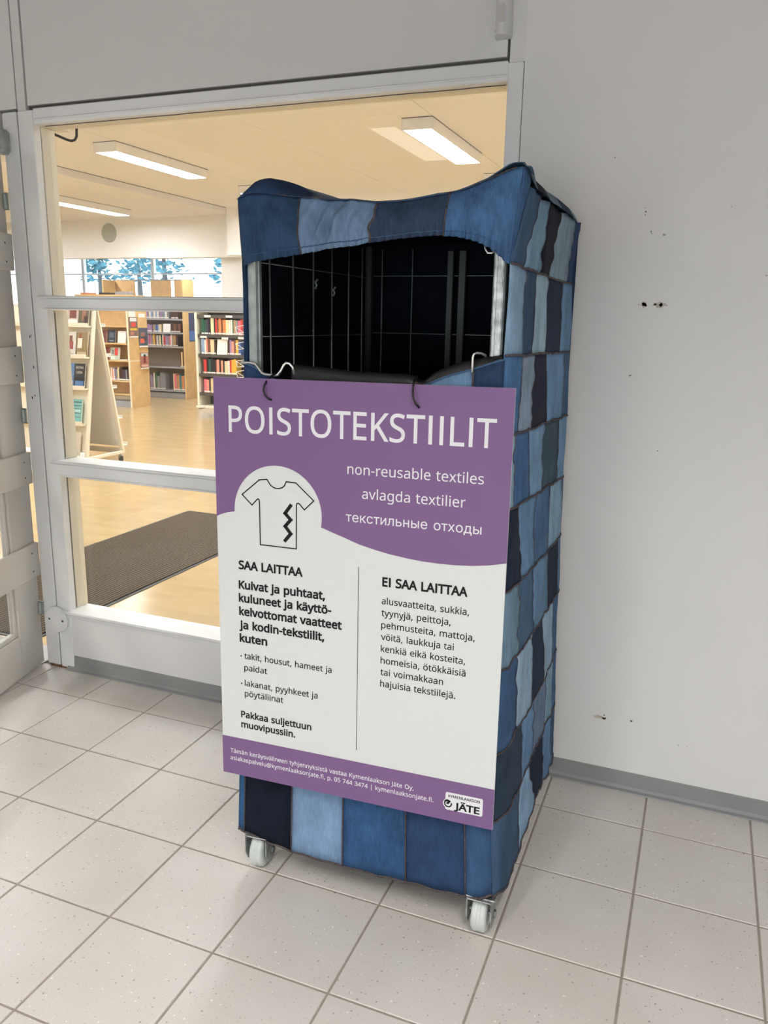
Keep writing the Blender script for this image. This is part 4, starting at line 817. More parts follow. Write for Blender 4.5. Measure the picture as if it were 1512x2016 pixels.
    'ö': [485,[442,216,440,181,436,150,428,121,417,95,404,71,388,51,369,33,348,18,324,7,299,-1,271,-6,241,-8,214,-6,188,-1,163,7,140,18,119,33,100,51,84,71,70,95,59,121,51,150,46,181,44,216,47,261,55,301,68,336,87,367,110,392,137,412,169,426,204,435,244,438,281,435,316,426,347,412,374,392,398,367,417,336,431,301,439,261],[117,216,119,184,123,154,130,128,141,105,155,86,172,71,192,59,216,53,243,51,270,53,294,59,314,71,331,86,345,105,356,128,363,154,367,184,369,216,367,248,363,277,355,303,345,325,331,344,314,359,294,370,270,376,242,379,202,374,171,359,147,335,130,303,120,263],[131,546,132,559,136,569,142,576,150,581,159,584,168,585,178,584,187,581,195,576,201,569,205,559,206,546,205,534,201,524,195,516,187,510,178,507,168,506,159,507,150,510,142,516,136,524,132,534],[281,546,283,559,286,569,292,576,300,581,309,584,318,585,328,584,337,581,345,576,351,569,355,559,356,546,355,534,351,524,345,516,337,510,328,507,318,506,309,507,300,510,292,516,286,524,283,534]],
    'д': [427,[13,-110,13,56,44,56,52,65,58,73,65,82,70,93,75,104,79,116,83,130,87,146,90,164,98,231,110,379,356,379,356,56,414,56,414,-110,353,-110,353,0,74,0,74,-110],[114,56,295,56,295,323,166,323,157,231,153,193,148,158,143,127,135,99,126,76]],
    'е': [404,[212,-8,177,-5,145,3,117,16,92,35,72,58,56,85,44,116,37,150,34,187,36,224,44,258,55,290,71,317,91,340,115,359,142,373,172,382,205,384,226,383,246,380,266,374,285,366,303,355,319,341,334,324,347,305,357,282,365,256,370,227,371,194,371,169,75,169,75,221,338,221,310,202,308,226,304,248,298,269,288,286,277,301,263,314,246,323,227,328,205,330,183,328,164,323,146,313,131,301,119,286,109,270,102,251,97,231,96,211,96,178,98,151,102,127,110,106,121,88,135,73,151,61,169,53,190,48,212,46,227,47,241,49,254,53,265,58,276,65,285,73,294,82,300,93,306,105,365,91,358,72,348,55,335,39,320,26,302,14,283,4,261,-3,237,-7]],
    'и': [411,[358,0,296,0,296,274,293,274,111,0,53,0,53,379,114,379,114,104,118,104,300,379,358,379]],
    'к': [376,[53,0,53,379,114,379,114,215,152,215,288,379,366,379,213,196,368,0,290,0,167,159,114,159,114,0]],
    'л': [401,[6,0,6,56,20,56,31,57,40,59,48,63,56,68,62,76,67,86,71,98,75,114,78,133,80,155,82,181,84,211,91,379,348,379,348,0,286,0,286,323,149,323,143,189,140,150,135,115,129,84,120,58,109,37,94,21,76,9,54,2,27,0]],
    'н': [409,[309,223,309,167,99,167,99,223],[114,379,114,0,53,0,53,379],[356,379,356,0,295,0,295,379]],
    'о': [415,[207,-8,174,-5,144,3,117,16,93,35,72,58,56,85,44,116,37,150,34,187,37,225,44,260,56,291,72,318,93,341,117,360,144,374,174,382,207,384,241,382,271,374,299,360,323,341,343,318,359,291,371,260,379,225,381,187,379,150,371,116,359,85,343,58,323,35,299,16,271,3,241,-5],[207,46,231,49,252,55,270,66,285,80,298,97,307,117,314,139,318,163,319,187,318,212,314,236,307,258,298,278,285,296,270,310,252,321,231,328,207,330,184,328,163,321,145,310,130,296,118,278,108,258,102,236,98,212,96,187,98,163,102,139,108,117,118,97,130,80,145,66,163,55,184,49]],
    'с': [396,[207,-8,174,-5,144,3,117,16,93,35,72,58,56,85,44,116,37,150,34,187,37,225,44,260,56,291,72,318,93,341,117,360,144,374,174,382,207,384,226,384,243,381,260,377,276,371,291,364,305,356,318,346,330,335,340,322,349,308,356,293,362,277,303,262,300,272,295,281,290,289,284,297,278,304,270,311,261,316,252,321,242,325,231,328,220,329,207,330,184,328,163,321,145,310,130,296,118,278,108,258,102,236,98,212,96,187,98,163,102,139,108,117,118,97,130,80,145,66,163,55,184,49,207,46,220,47,232,49,243,52,253,55,262,60,271,66,279,73,285,80,292,89,297,98,301,107,304,117,363,102,357,86,350,70,341,56,331,43,319,32,306,21,292,12,277,5,261,-1,244,-5,226,-7]],
    'т': [325,[132,0,132,325,6,325,6,379,319,379,319,325,193,325,193,0]],
    'х': [379,[21,0,171,218,171,171,29,379,100,379,147,306,179,253,207,206,175,206,202,253,211,270,222,287,233,306,282,379,352,379,209,169,209,214,358,0,287,0,231,85,200,136,173,182,205,182,178,136,170,120,160,103,148,85,91,0]],
    'ы': [511,[104,244,214,244,243,242,268,237,290,228,309,217,325,202,337,186,346,167,352,146,353,123,352,101,346,80,337,61,325,43,309,29,290,16,268,7,243,2,214,0,53,0,53,379,114,379,114,56,214,56,235,58,254,64,270,74,282,87,289,103,292,121,289,139,282,155,270,169,254,179,235,185,214,187,104,187],[397,0,397,379,458,379,458,0]],
    'ь': [388,[104,244,214,244,243,242,268,237,290,228,309,217,325,202,337,186,346,167,352,146,353,123,352,101,346,80,337,61,325,43,309,29,290,16,268,7,243,2,214,0,53,0,53,379,114,379,114,56,214,56,235,58,254,64,270,74,282,87,289,103,292,121,289,139,282,155,270,169,254,179,235,185,214,187,104,187]],
    '•': [389,[194,93,175,94,156,99,139,107,124,118,111,131,100,147,92,164,87,182,85,202,87,221,92,240,100,257,111,272,124,285,139,296,156,305,175,309,194,311,214,309,232,305,249,296,265,285,278,272,289,257,297,240,302,221,304,202,302,182,297,164,289,147,278,131,265,118,249,107,232,99,214,94]],
    ' ': [260],
}

# ------------------------------------------------------------------ roll cage
rc = empty('roll_cage', (0.845, -0.43, 0)); tag(rc, 'galvanised steel roll cage on white castors inside the denim cover', 'cage')
def channel(bm, x0, x1, y0, y1, z0, z1, t=.003, open_side='in'):
    box(bm, x0, x1, y0, y0+t, z0, z1); box(bm, x0, x0+t, y0+t, y1, z0, z1); box(bm, x1-t, x1, y0+t, y1, z0, z1)
bm = B(); box(bm, 0.545, 0.566, -0.787, -0.757, .13, 1.67, bev=.003); box(bm, .5665, .5705, -.775, -.765, .13, 1.67); link('post', bm, M['steel_dull'], rc)
bm = B()
box(bm, 1.118, 1.144, -0.787, -0.760, .13, 1.67, bev=.0035); box(bm, 1.1245, 1.1275, -.7895, -.7865, .14, 1.66); box(bm, 1.135, 1.139, -.7895, -.7865, .14, 1.66); link('post', bm, M['steel'], rc)
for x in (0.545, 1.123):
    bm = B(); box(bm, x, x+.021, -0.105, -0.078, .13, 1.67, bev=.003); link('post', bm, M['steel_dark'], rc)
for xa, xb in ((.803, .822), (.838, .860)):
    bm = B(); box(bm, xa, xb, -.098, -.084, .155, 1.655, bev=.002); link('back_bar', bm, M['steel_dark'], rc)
for ya in (-.702, -.585, -.473, -.360, -.247, -.15):
    bm = B(); tube(bm, [(.556, ya, .15), (.556, ya, 1.66)], .0019, 6); link('side_wire', bm, M['wire'], rc)
    bm = B(); tube(bm, [(1.134, ya, .15), (1.134, ya, 1.66)], .0026, 6); link('side_wire', bm, M['wire'], rc)
for z in (1.578, 1.41, 1.10, .80, .50, .20):
    bm = B(); tube(bm, [(.551, -.76, z), (.551, -.10, z)], .0013, 6); link('cross_wire', bm, M['steel_dull'], rc)
    bm = B(); tube(bm, [(1.139, -.76, z), (1.139, -.10, z)], .0023, 6); link('cross_wire', bm, M['wire'], rc)
    bm = B(); tube(bm, [(.566, -.083, z+.006), (1.123, -.083, z+.006)], .0014, 6); link('cross_wire', bm, M['steel_dull'], rc)
for x in (.595, .692, 1.02):
    bm = B(); tube(bm, [(x, -.088, .15), (x, -.088, 1.66)], .0019, 6); link('back_wire', bm, M['steel_dull'], rc)
for y, z in ((-.47, 1.545), (-.36, 1.53)):
    bm = B(); tube(bm, [(.560, y, z-.014), (.566, y-.004, z-.006), (.560, y, z+.002), (.566, y+.003, z+.010)], .003, 6); link('hook', bm, M['steel_dull'], rc)
# front top rim wire at left, bent down where the sign hangs
bm = B(); tube(bm, [(.533, -.800, 1.3515), (.560, -.802, 1.352), (.574, -.804, 1.3495), (.582, -.806, 1.341), (.593, -.808, 1.330), (.600, -.808, 1.3275), (.626, -.809, 1.3262), (.634, -.809, 1.3275), (.642, -.808, 1.338), (.648, -.806, 1.350), (.654, -.806, 1.355), (.662, -.805, 1.354), (.669, -.803, 1.346), (.671, -.800, 1.33)], .0030, 8)
link('rim_wire', bm, M['wire'], rc, True)
bm = B(); tube(bm, [(1.0905, -.812, 1.352), (1.0905, -.8125, 1.382), (1.092, -.812, 1.388), (1.097, -.806, 1.391), (1.103, -.795, 1.390), (1.109, -.782, 1.386), (1.110, -.775, 1.372)], .0026, 8); link('hook', bm, M['wire'], rc, True)
bm = B(); tube(bm, [(1.098, -.786, 1.612), (1.100, -.788, 1.596), (1.106, -.789, 1.588), (1.114, -.788, 1.588), (1.118, -.786, 1.592)], .0022, 8); link('hook', bm, M['wire'], rc, True)
bm = B()
box(bm, .515, 1.175, -.785, -.75, .109, .138, bev=.003); box(bm, .515, 1.175, -.11, -.075, .109, .138, bev=.003); box(bm, .515, .58, -.75, -.11, .109, .138, bev=.003); box(bm, 1.115, 1.175, -.75, -.11, .109, .138, bev=.003)
link('base_frame', bm, M['steel_dull'], rc)
simple('floor_plate', M['steel_dull'], rc, (.58, 1.115, -.75, -.11, .118, .126))
def caster(x, y, rot=0):
    c = empty('castor', (x, y, 0)); c.parent = rc; c.matrix_parent_inverse = base_matrix(rc).inverted()
    R = Matrix.Translation((x, y, 0)) @ Matrix.Rotation(rot, 4, 'Z')
    bm = B()
    # tyre profile revolved about x
    prof = [(-.0185, .026), (-.0185, .042), (-.014, .0472), (-.004, .0485), (-.0035, .0478), (.0035, .0478), (.004, .0485), (.014, .0472), (.0185, .042), (.0185, .026)]
    n = 36; rings = []
    for px, pr_ in prof: rings.append([bm.verts.new((px, math.cos(2*PI*k/n)*pr_, .0486+math.sin(2*PI*k/n)*pr_)) for k in range(n)])
    for a, b in zip(rings, rings[1:]):
        for k in range(n): bm.faces.new((a[k], a[(k+1) % n], b[(k+1) % n], b[k]))
    bm.faces.new(rings[0][::-1]); bm.faces.new(rings[-1]); fix(bm)
    bmesh.ops.transform(bm, matrix=R, verts=bm.verts[:]); link('wheel', bm, M['nylon'], c, True)
    bm = B()
    for s in (-1, 1):
        poly_prism(bm, [(-.024, .026), (.012, .026), (.028, .062), (.034, .104), (-.040, .104), (-.040, .052)], 'x', s*.0295-.0015, s*.0295+.0015)
    box(bm, -.031, .031, -.040, .034, .1012, .1042, bev=.0008)
    fix(bm); bmesh.ops.transform(bm, matrix=R, verts=bm.verts[:]); link('fork', bm, M['steel'], c)
    bm = B(); cyl(bm, (0, 0, .0486), (1, 0, 0), .0055, .066, 10); cyl(bm, (0.0335, 0, .0486), (1, 0, 0), .010, .005, 6); cyl(bm, (-.0335, 0, .0486), (1, 0, 0), .010, .005, 6); fix(bm)
    bmesh.ops.transform(bm, matrix=R, verts=bm.verts[:]); link('axle_bolt', bm, M['steel'], c)
    bm = B(); box(bm, -.038, .038, -.034, .040, .1045, .1085, bev=.001); fix(bm)
    bmesh.ops.transform(bm, matrix=R, verts=bm.verts[:]); link('top_plate', bm, M['steel'], c)
for x, y, r in ((.544, -.768, .10), (1.161, -.768, .04), (.553, -.13, .3), (1.145, -.13, -.2)): caster(x, y, r)

# ------------------------------------------------------------------ black bag folded over the front
def lerp_tab(tab, x):
    if x <= tab[0][0]: return tab[0][1]
    for (a, va), (b, vb) in zip(tab, tab[1:]):
        if x <= b:
            t = (x-a)/(b-a); t = t*t*(3-2*t) if False else t
            return va+(vb-va)*t
    return tab[-1][1]
def smooth_tab(tab, x, w=.02):
    return sum(lerp_tab(tab, x+d*w) for d in (-1, -.5, 0, .5, 1))/5
rim = [(.664, 1.352), (.70, 1.350), (.82, 1.342), (.90, 1.341), (.945, 1.341), (.962, 1.336), (.976, 1.326), (.990, 1.338), (1.01, 1.352), (1.06, 1.371), (1.11, 1.382), (1.15, 1.389)]
bag = empty('bin_bag', (.845, -.43, .2)); tag(bag, 'black plastic bag hung open inside the cage, folded over its front rim', 'bag')
bm = B()
nx = 60; cols = []
for i in range(nx+1):
    x = .664+(1.149-.664)*i/nx; z = smooth_tab(rim, x, .006)
    w = .4*math.sin(x*37)+.6*math.sin(x*83+1)
    pr_ = [(-.7885-.001*w, z-.16), (-.7975-.002*w, z-.085), (-.8000+.002*w, z-.045), (-.8005, z-.018), (-.797, z-.006), (-.789, z), (-.778, z-.003), (-.772, z-.012), (-.770, z-.05), (-.768, z-.18)]
    cols.append([bm.verts.new((x, y, zz)) for y, zz in pr_])
for a, b in zip(cols, cols[1:]):
    for k in range(len(a)-1): bm.faces.new((a[k], b[k], b[k+1], a[k+1]))
fix(bm); o = link('folded_rim', bm, M['bag'], bag, True); md = o.modifiers.new('thickness', 'SOLIDIFY'); md.thickness = .0012; md.offset = -1
bm = B(); rings = []
loop = [(.575, -.768), (1.10, -.768), (1.112, -.75), (1.112, -.13), (1.10, -.115), (.59, -.115), (.575, -.13), (.575, -.75)]
for z, sc in ((.155, .93), (.35, .99), (.7, 1.0), (1.0, 1.0), (1.17, 1.0)):
    rings.append([bm.verts.new((.845+(x-.845)*sc+random.uniform(-.004, .004), -.44+(y+.44)*sc*(1 if y > -.7 else 1)+random.uniform(0, .006)*(1 if y < -.44 else -1), z)) for x, y in loop])
for a, b in zip(rings, rings[1:]):
    for k in range(8): bm.faces.new((a[k], a[(k+1) % 8], b[(k+1) % 8], b[k]))
bm.faces.new(rings[0][::-1]); fix(bm); o = link('bag_body', bm, M['bag'], bag, True); md = o.modifiers.new('thickness', 'SOLIDIFY'); md.thickness = .001; md.offset = -1

# ------------------------------------------------------------------ patchwork denim cover
dc = empty('denim_cover', (.845, -.43, .1)); tag(dc, 'patchwork denim cover made of old jeans, pulled over the roll cage', 'cover')
def nz(p, s): return noise.noise(Vector(p)*s)
XL = [(.09, .490), (.3, .500), (.8, .520), (1.33, .540), (1.57, .5425), (1.73, .530)]
XR = [(.09, 1.192), (.3, 1.180), (.8, 1.166), (1.33, 1.154), (1.57, 1.153), (1.73, 1.170)]
HF = [(.49, .118), (.50, .112), (.56, .103), (.60, .096), (.655, .092), (.80, .092), (.90, .091), (.97, .096), (1.10, .101), (1.15, .104), (1.175, .108), (1.2, .124)]
def front(x, z):
    """outer front face, x measured at the rim height; widening to the hem"""
    t = (x-.536)/(1.154-.536); xl = lerp_tab(XL, z); xr = lerp_tab(XR, z); X = xl+(xr-xl)*t
    y = -.803-.010*math.sin(min(1, max(0, (z-.1)/1.2))*PI)*0 + .004*nz((x*1.0, 1, z*.5), 6)+.002*nz((x*2, 5, z), 14)
    e = min(t, 1-t)
    if e < .035: c_ = (1-e/.035)**2; y = y*(1-c_)-.797*c_
    return Vector((X, y, z))
def side(v, z):
    xr = lerp_tab(XR, z)
    e = min(1, max(0, v)/.07)
    X = xr+lerp_tab([(1.45, .019), (1.72, .009)], z)*(1-(1-e)**2)
    X += .0055*nz((3, v*3.2, z*1.2), 4)+.0045*nz((1, v*9, z*2.2), 3)*min(1, v*8)
    ff = math.sin(v*PI)
    X += .006*ff*math.sin(z*3)
    if v > .96: X -= (v-.96)/.04*.012
    return Vector((X, -.797+.742*v, z))
def left(v, z):
    xl = lerp_tab(XL, z); e = min(1, max(0, v)/.07)
    return Vector((xl-.001-.004*(1-(1-e)**2)+.003*nz((7, v*4, z*1.5), 4), -.797+.742*v, z))
ZF = [(.531, 1.706), (.55, 1.720), (.60, 1.718), (.66, 1.710), (.70, 1.706), (.75, 1.700), (.80, 1.6985), (.86, 1.691), (.92, 1.692), (.97, 1.698), (1.00, 1.703), (1.02, 1.702), (1.05, 1.710), (1.10, 1.728), (1.14, 1.743), (1.16, 1.747), (1.176, 1.742)]
ZB = [(.536, 1.563), (.56, 1.572), (.62, 1.581), (.6957, 1.590), (.77, 1.600), (.8458, 1.610), (.93, 1.618), (1.0, 1.622), (1.05, 1.618), (1.09, 1.608), (1.12, 1.594), (1.145, 1.576), (1.158, 1.560)]
def valance(x, t):
    """t 0 at the elastic hem, 1 at the fold"""
    zb = smooth_tab(ZB, x, .012)+.0009*math.sin(x*390+4*math.sin(x*17)); zt = smooth_tab(ZF, x, .012)
    z = zb+(zt-zb)*t
    tt = (x-.536)/(1.158-.536); xl = lerp_tab(XL, z); xr = lerp_tab(XR, z); X = xl+(xr-xl)*tt
    light = math.exp(-((x-.775)/.07)**2)
    y = -.806+.006*nz((x*2.2+z*2.5, 2, z*1.3), 8)+(.004+.010*light)*nz((x*4-z*2.0, 4, z*1.0), 9)+.006*light*math.sin((x-z*.35)*150+3*nz((x, 0, z), 9))*math.exp(-((t-.4)/.4)**2)
    y += .0036*math.sin(x*390+4*math.sin(x*17))*math.exp(-t*6)+.0025*math.sin(x*160+5*math.sin(x*11)+t*2)*math.exp(-t*2.5)
    y += -.010*math.sin(t*PI)+.012*t*t
    e = min(tt, 1-tt)
    if e < .04: c_ = (1-e/.04)**2; y = y*(1-c_)-.797*c_
    return Vector((X, y, z))
ZM = [(.528, 1.712), (.536, 1.735), (.55, 1.748), (.57, 1.755), (.60, 1.756), (.64, 1.745), (.70, 1.720), (.80, 1.702), (.95, 1.685), (1.06, 1.706), (1.11, 1.737), (1.145, 1.748), (1.168, 1.744), (1.181, 1.712)]
def topf(x, v):
    zf = smooth_tab(ZF, x, .012); zm = smooth_tab(ZM, x, .008)
    s = min(1, v/(.05 if x < .60 else (.14 if x > .70 else .05+.9*(x-.60)))); s = s*s*(3-2*s)
    z = zf+(zm-zf)*s+.005*nz((x*3, v*3, 1), 3)*s
    if x > 1.1: z += .012*math.exp(-((v-.03)/.05)**2)*min(1, (x-1.1)/.04)*(1 if x < 1.168 else .3)
    if v > .93: z -= (v-.93)/.07*.012
    xx = x
    if v < .1: xx = x+(lerp_tab([(.531, .002), (.8, 0), (1.16, 0.004)], x))*(1-v/.1)
    y = -.795+.735*v + (-.004 if v == 0 else 0)
    if x > 1.14 and v > .80: xx -= (v-.80)/.20*.008*(x-1.14)/.04
    return Vector((xx, y, z))
def patch(fn, a0, a1, b0, b1, na, nb, rgb, var=.16, wob=0.0, name='denim_patch', seed=0):
    """a0/a1 may be functions of b in 0..1; b0/b1 functions of a in 0..1"""
    f = lambda q, t: q(t) if callable(q) else q
    bm = B(); V = []
    for j in range(nb+1):
        tb = j/nb; r = []
        for i in range(na+1):
            ta = i/na; A0 = f(a0, tb); A1 = f(a1, tb); a = A0+(A1-A0)*ta
            B0 = f(b0, a); B1 = f(b1, a); b = B0+(B1-B0)*tb
            r.append(bm.verts.new(fn(a, b)))
        V.append(r)
    for j in range(nb):
        for i in range(na): bm.faces.new((V[j][i], V[j][i+1], V[j+1][i+1], V[j+1][i]))
    fix(bm)
    o = link(name, bm, denim(rgb, var), dc, True)
    md = o.modifiers.new('thickness', 'SOLIDIFY'); md.thickness = .0016; md.offset = 0
    return o
def wavy(a, b, amp, seed, fr=5): return lambda t: a+(b-a)*t+amp*noise.noise(Vector((t*fr, seed, 0)))
def seam(pts, r=.0026, name='seam'):
    bm = B(); tube(bm, pts, r, 6); return link(name, bm, M['seam'], dc, True)

# right side: nine rows of strips, front to back (boundaries at the row top and row bottom)
RZ = [(1.711, 1.722), (1.565, 1.559), (1.387, 1.376), (1.224, 1.195), (1.064, 1.016), (.875, .843), (.695, .667), (.485, .476), (.312, .296)]
def rowz(k):
    if k < 9:
        f, b = RZ[k]
        return lambda v: f+(b-f)*v+(.004*nz((v*6, k, 0), 1.5) if k else .003*math.sin(v*20))
    return lambda v: lerp_tab([(0, .118), (.1, .098), (.25, .112), (.42, .128), (.55, .148), (.68, .132), (.8, .112), (.93, .105), (1, .128)], v)+.004*math.sin(v*46)
ROWS = [
 ([.21, .37, .58, .83], [.10, .34, .51, .83], [(55, 82, 112), (108, 145, 172), (27, 31, 45), (122, 148, 163), (42, 66, 106)]),
 ([.13, .29, .50, .75], [.10, .27, .47, .74], [(118, 150, 178), (52, 76, 106), (140, 168, 187), (38, 50, 72), (92, 132, 168)]),
 ([.10, .31, .51, .84], [.09, .30, .54, .84], [(62, 104, 148), (128, 148, 172), (38, 42, 58), (98, 138, 175), (66, 98, 134)]),
 ([.06, .27, .52, .79], [.06, .28, .50, .79], [(122, 155, 178), (58, 100, 148), (105, 145, 180), (60, 82, 96), (98, 138, 172)]),
 ([.13, .39, .65, .90], [.17, .39, .65, .95], [(30, 42, 62), (92, 134, 172), (68, 104, 142), (120, 155, 182), (70, 104, 140)]),
 ([.15, .38, .63, .87], [.18, .40, .66, .91], [(104, 138, 162), (66, 98, 132), (92, 130, 165), (28, 40, 60), (74, 110, 146)]),
 ([.15, .40, .57, .82], [.21, .41, .62, .81], [(54, 88, 128), (136, 166, 192), (34, 50, 72), (132, 162, 187), (60, 96, 134)]),
 ([.28, .45, .67, .90], [.29, .49, .70, .86], [(44, 62, 82), (92, 132, 172), (96, 118, 148), (114, 148, 168), (62, 98, 138)]),
 ([.26, .41, .66, .84], [.27, .54, .70, .92], [(56, 84, 114), (122, 158, 192), (25, 38, 60), (86, 126, 165), (54, 84, 120)])]
v0row1 = lambda t: 0.0+.055*t**1.3      # gusset edge of the corner
for k, (bt, bb, cols_) in enumerate(ROWS):
    top, bot = rowz(k), rowz(k+1)
    edges = [None]+[wavy(b_, t_, .032, k*5+i) for i, (t_, b_) in enumerate(zip(bt, bb))]+[None]
    for i, c in enumerate(cols_):
        a0 = edges[i] if i > 0 else (v0row1 if k == 0 else 0.0)
        a1 = edges[i+1] if i < 4 else 1.0
        patch(side, a0, a1, bot, top, 7, 12, c, .14)
        if i > 0:
            pts = []
            for j in range(15):
                t = j/14; v = edges[i](t); z = bot(v)+(top(v)-bot(v))*t; p = side(v, z); p.x += .0008; pts.append(p)
            seam(pts, .0011, 'strip_seam')
    if k > 0:
        pts = []
        for j in range(40):
            v = j/39; p = side(v, top(v)+.0025*nz((v*30, k, 2), 1)); p.x += .0012; pts.append(p)
        seam(pts, .0026)
pts = []
for j in range(60):
    v = j/59; p = side(v, rowz(9)(v)); pts.append(p)
seam(pts, .0034, 'hem')
# corner gusset carrying the last front patch round the corner
patch(lambda a, b: side(a, b), 0.0, v0row1, rowz(1), lambda v: 1.745-.40*v, 4, 10, (54, 92, 134), .2)
# left side, seen edge on
for k in range(6):
    z1 = [1.700, 1.40, 1.10, .80, .50, .29][k]; z0 = [1.40, 1.10, .80, .50, .29, .11][k]
    for i in range(3):
        patch(left, i/3, (i+1)/3, z0, z1, 4, 5, [(38, 62, 95), (60, 95, 135), (100, 135, 170), (30, 45, 70), (36, 84, 126)][(k*2+i*3+(4 if k > 3 else 0)) % 5 if i else (4 if k > 3 else 0)])
seam([left(v/12, .108+.004*math.sin(v*3)) for v in range(13)], .0032, 'hem')
# back
patch(lambda a, b: Vector((a, -.054, b)), .525, 1.168, .14, 1.69, 6, 8, (40, 60, 90), name='back_panel')
# front skirt
zt_tab = [(.536, 1.350), (.552, 1.349), (.585, 1.334), (.62, 1.316), (.66, 1.30), (.80, 1.285), (.92, 1.292), (.99, 1.322), (1.03, 1.340), (1.09, 1.358), (1.154, 1.380)]
hem_f = lambda x: lerp_tab(HF, .49+(x-.536)*(.71/.618))+.0015*math.sin(x*90)
def xm(X): return .536+(X-.4915)/(1.192-.4915)*.618     # hem position to rim position
lo = [xm(q) for q in (.4915, .512, .655, .803, .974, 1.128, 1.192)]
lc_ = [(34, 84, 128), (16, 24, 40), (112, 146, 182), (40, 80, 124), (36, 64, 102), (48, 84, 124)]
for i in range(6): patch(front, lo[i], lo[i+1], hem_f, .56, max(3, int((lo[i+1]-lo[i])*60)), 16, lc_[i], .2 if i == 3 else .12)
mids = [.536, .66, .80, .93, 1.06, 1.154]; mc = [(60, 96, 136), (110, 145, 175), (42, 60, 88), (90, 125, 160), (50, 84, 122)]
for i in range(5): patch(front, mids[i], mids[i+1], .56, .95, 5, 8, mc[i])
tops = [.536, .66, .80, .94, 1.09, 1.154]; tc_ = [(38, 66, 104), (60, 90, 125), (70, 105, 140), (98, 134, 168), (40, 62, 94)]
for i in range(5): patch(front, tops[i], tops[i+1], .95, lambda x: smooth_tab(zt_tab, x, .01), 6, 10, tc_[i])
for X in lo[1:6]:
    seam([front(X, hem_f(X)+(.56-hem_f(X))*j/10)+Vector((0, -.001, 0)) for j in range(11)], .0020)
for X in tops[1:5]:
    zz = smooth_tab(zt_tab, X, .01); seam([front(X, .95+(zz-.95)*j/10)+Vector((0, -.001, 0)) for j in range(11)], .0022)
for z in (.56, .95): seam([front(.536+.618*j/24, z)+Vector((0, -.001, 0)) for j in range(25)], .0022)
seam([front(.536+.618*j/60, hem_f(.536+.618*j/60)) for j in range(61)], .0034, 'hem')
pts = []
for j in range(50):
    x = .536+.618*j/49; p = front(x, smooth_tab(zt_tab, x, .01)); pts.append(p+Vector((0, -.0005, 0)))
bm = B(); tube(bm, pts, .0022, 6); link('top_binding', bm, denim((62, 92, 128)), dc, True)
# front valance over the opening
vb = [.536, .6935, .853, 1.017, 1.158]
vcol = [((40, 68, 100), .17), ((98, 126, 158), .14), ((44, 60, 86), .17), ((54, 92, 134), .22)]
vtop = [.536, .686, .866, 1.020, 1.158]
for i in range(4):
    a0 = (lambda a, b: (lambda t: a+(b-a)*t))(vb[i], vtop[i]); a1 = (lambda a, b: (lambda t: a+(b-a)*t))(vb[i+1], vtop[i+1])
    patch(valance, a0, a1, 0.0, 1.0, 80, 22, vcol[i][0], vcol[i][1])
for i in (1, 2, 3):
    pts = [valance(vb[i]+(vtop[i]-vb[i])*j/16+.003*math.sin(j*.8)*(i == 2), j/16)+Vector((0, -.0012, 0)) for j in range(17)]
    bm = B(); tube(bm, pts, .003, 8, flat=(.0042 if i != 2 else .0028, .0016)); link('seam', bm, M['seam'], dc, True)
bm = B(); tube(bm, [valance(.537+.620*j/240, .11)+Vector((0, -.0012, 0)) for j in range(241)], .0011, 5); link('hem_stitch', bm, denim((58, 88, 125)), dc, True)
# top: five strips along the right edge, two wide pieces left of them
tb = [0.0, .055, .12, .30, .52, .76, 1.0]; tcol = [(62, 92, 118), (112, 132, 150), (26, 32, 46), (98, 122, 136), (40, 58, 78), (118, 146, 158)]
for i in range(6): patch(topf, 1.08, 1.182, tb[i], tb[i+1], 12, 6, tcol[i], .10)
patch(topf, .529, .82, 0.0, 1.0, 22, 24, (38, 62, 98), .16)
patch(topf, .82, 1.08, 0.0, 1.0, 12, 20, (58, 84, 112), .16)
seam([valance(.556+.59*j/60, 1.0)+Vector((0, -.001, .0015)) for j in range(61)], .0014)
# dark inner side
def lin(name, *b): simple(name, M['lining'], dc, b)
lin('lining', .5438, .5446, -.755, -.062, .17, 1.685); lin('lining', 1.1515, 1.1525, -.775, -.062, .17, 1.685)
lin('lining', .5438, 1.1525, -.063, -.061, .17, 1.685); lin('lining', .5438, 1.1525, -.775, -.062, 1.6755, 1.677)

# ------------------------------------------------------------------ sign
def sign_matrix():
    yaw, tilt, roll = .0391, .0191, -.0064
    u = Vector((math.cos(yaw), math.sin(yaw), 0)); n = Vector((math.sin(yaw), -math.cos(yaw), 0))
    d = Vector((0, 0, -1))*math.cos(tilt)+n*math.sin(tilt)
    u2 = u*math.cos(roll)+d*math.sin(roll); d2 = d*math.cos(roll)-u*math.sin(roll)
    z = -d2; y = z.cross(u2)
    m = Matrix.Identity(4)
    for r in range(3): m[r][0] = u2[r]; m[r][1] = y[r]; m[r][2] = z[r]; m[r][3] = (.4849, -.8446, 1.3194)[r]
    return m
sg = empty('sign', (0, 0, 0)); sg.matrix_world = sign_matrix()
tag(sg, 'purple and white textile waste sign hanging on the front of the denim cage', 'sign')
bm = B(); box(bm, 0, .70, 0, .004, -1.0, 0, bev=.0006); link('board', bm, M['white'], sg, world=False)
def flat(name, pts, m, y=-.0004, parent=sg, th=.0003):
    bm = B(); poly_prism(bm, [(p[0], -p[1]) for p in pts], 'y', y-th, y); fix(bm)
    bmesh.ops.triangulate(bm, faces=[f for f in bm.faces if len(f.verts) > 4])
    return link(name, bm, M[m], parent, world=False)
CX, CY, CR = .161, .3085, .1125
wave_r = [(.70, .3676), (.6625, .376), (.6255, .3812), (.59, .3838), (.5536, .3846), (.515, .3835), (.4796, .3807), (.44, .3758), (.4034, .3692), (.365, .3605), (.3252, .3474), (.30, .3395)]
a1 = math.atan2(.33-CY, .2712-CX); a0 = math.atan2(.3128-CY, .0487-CX)
arc = []
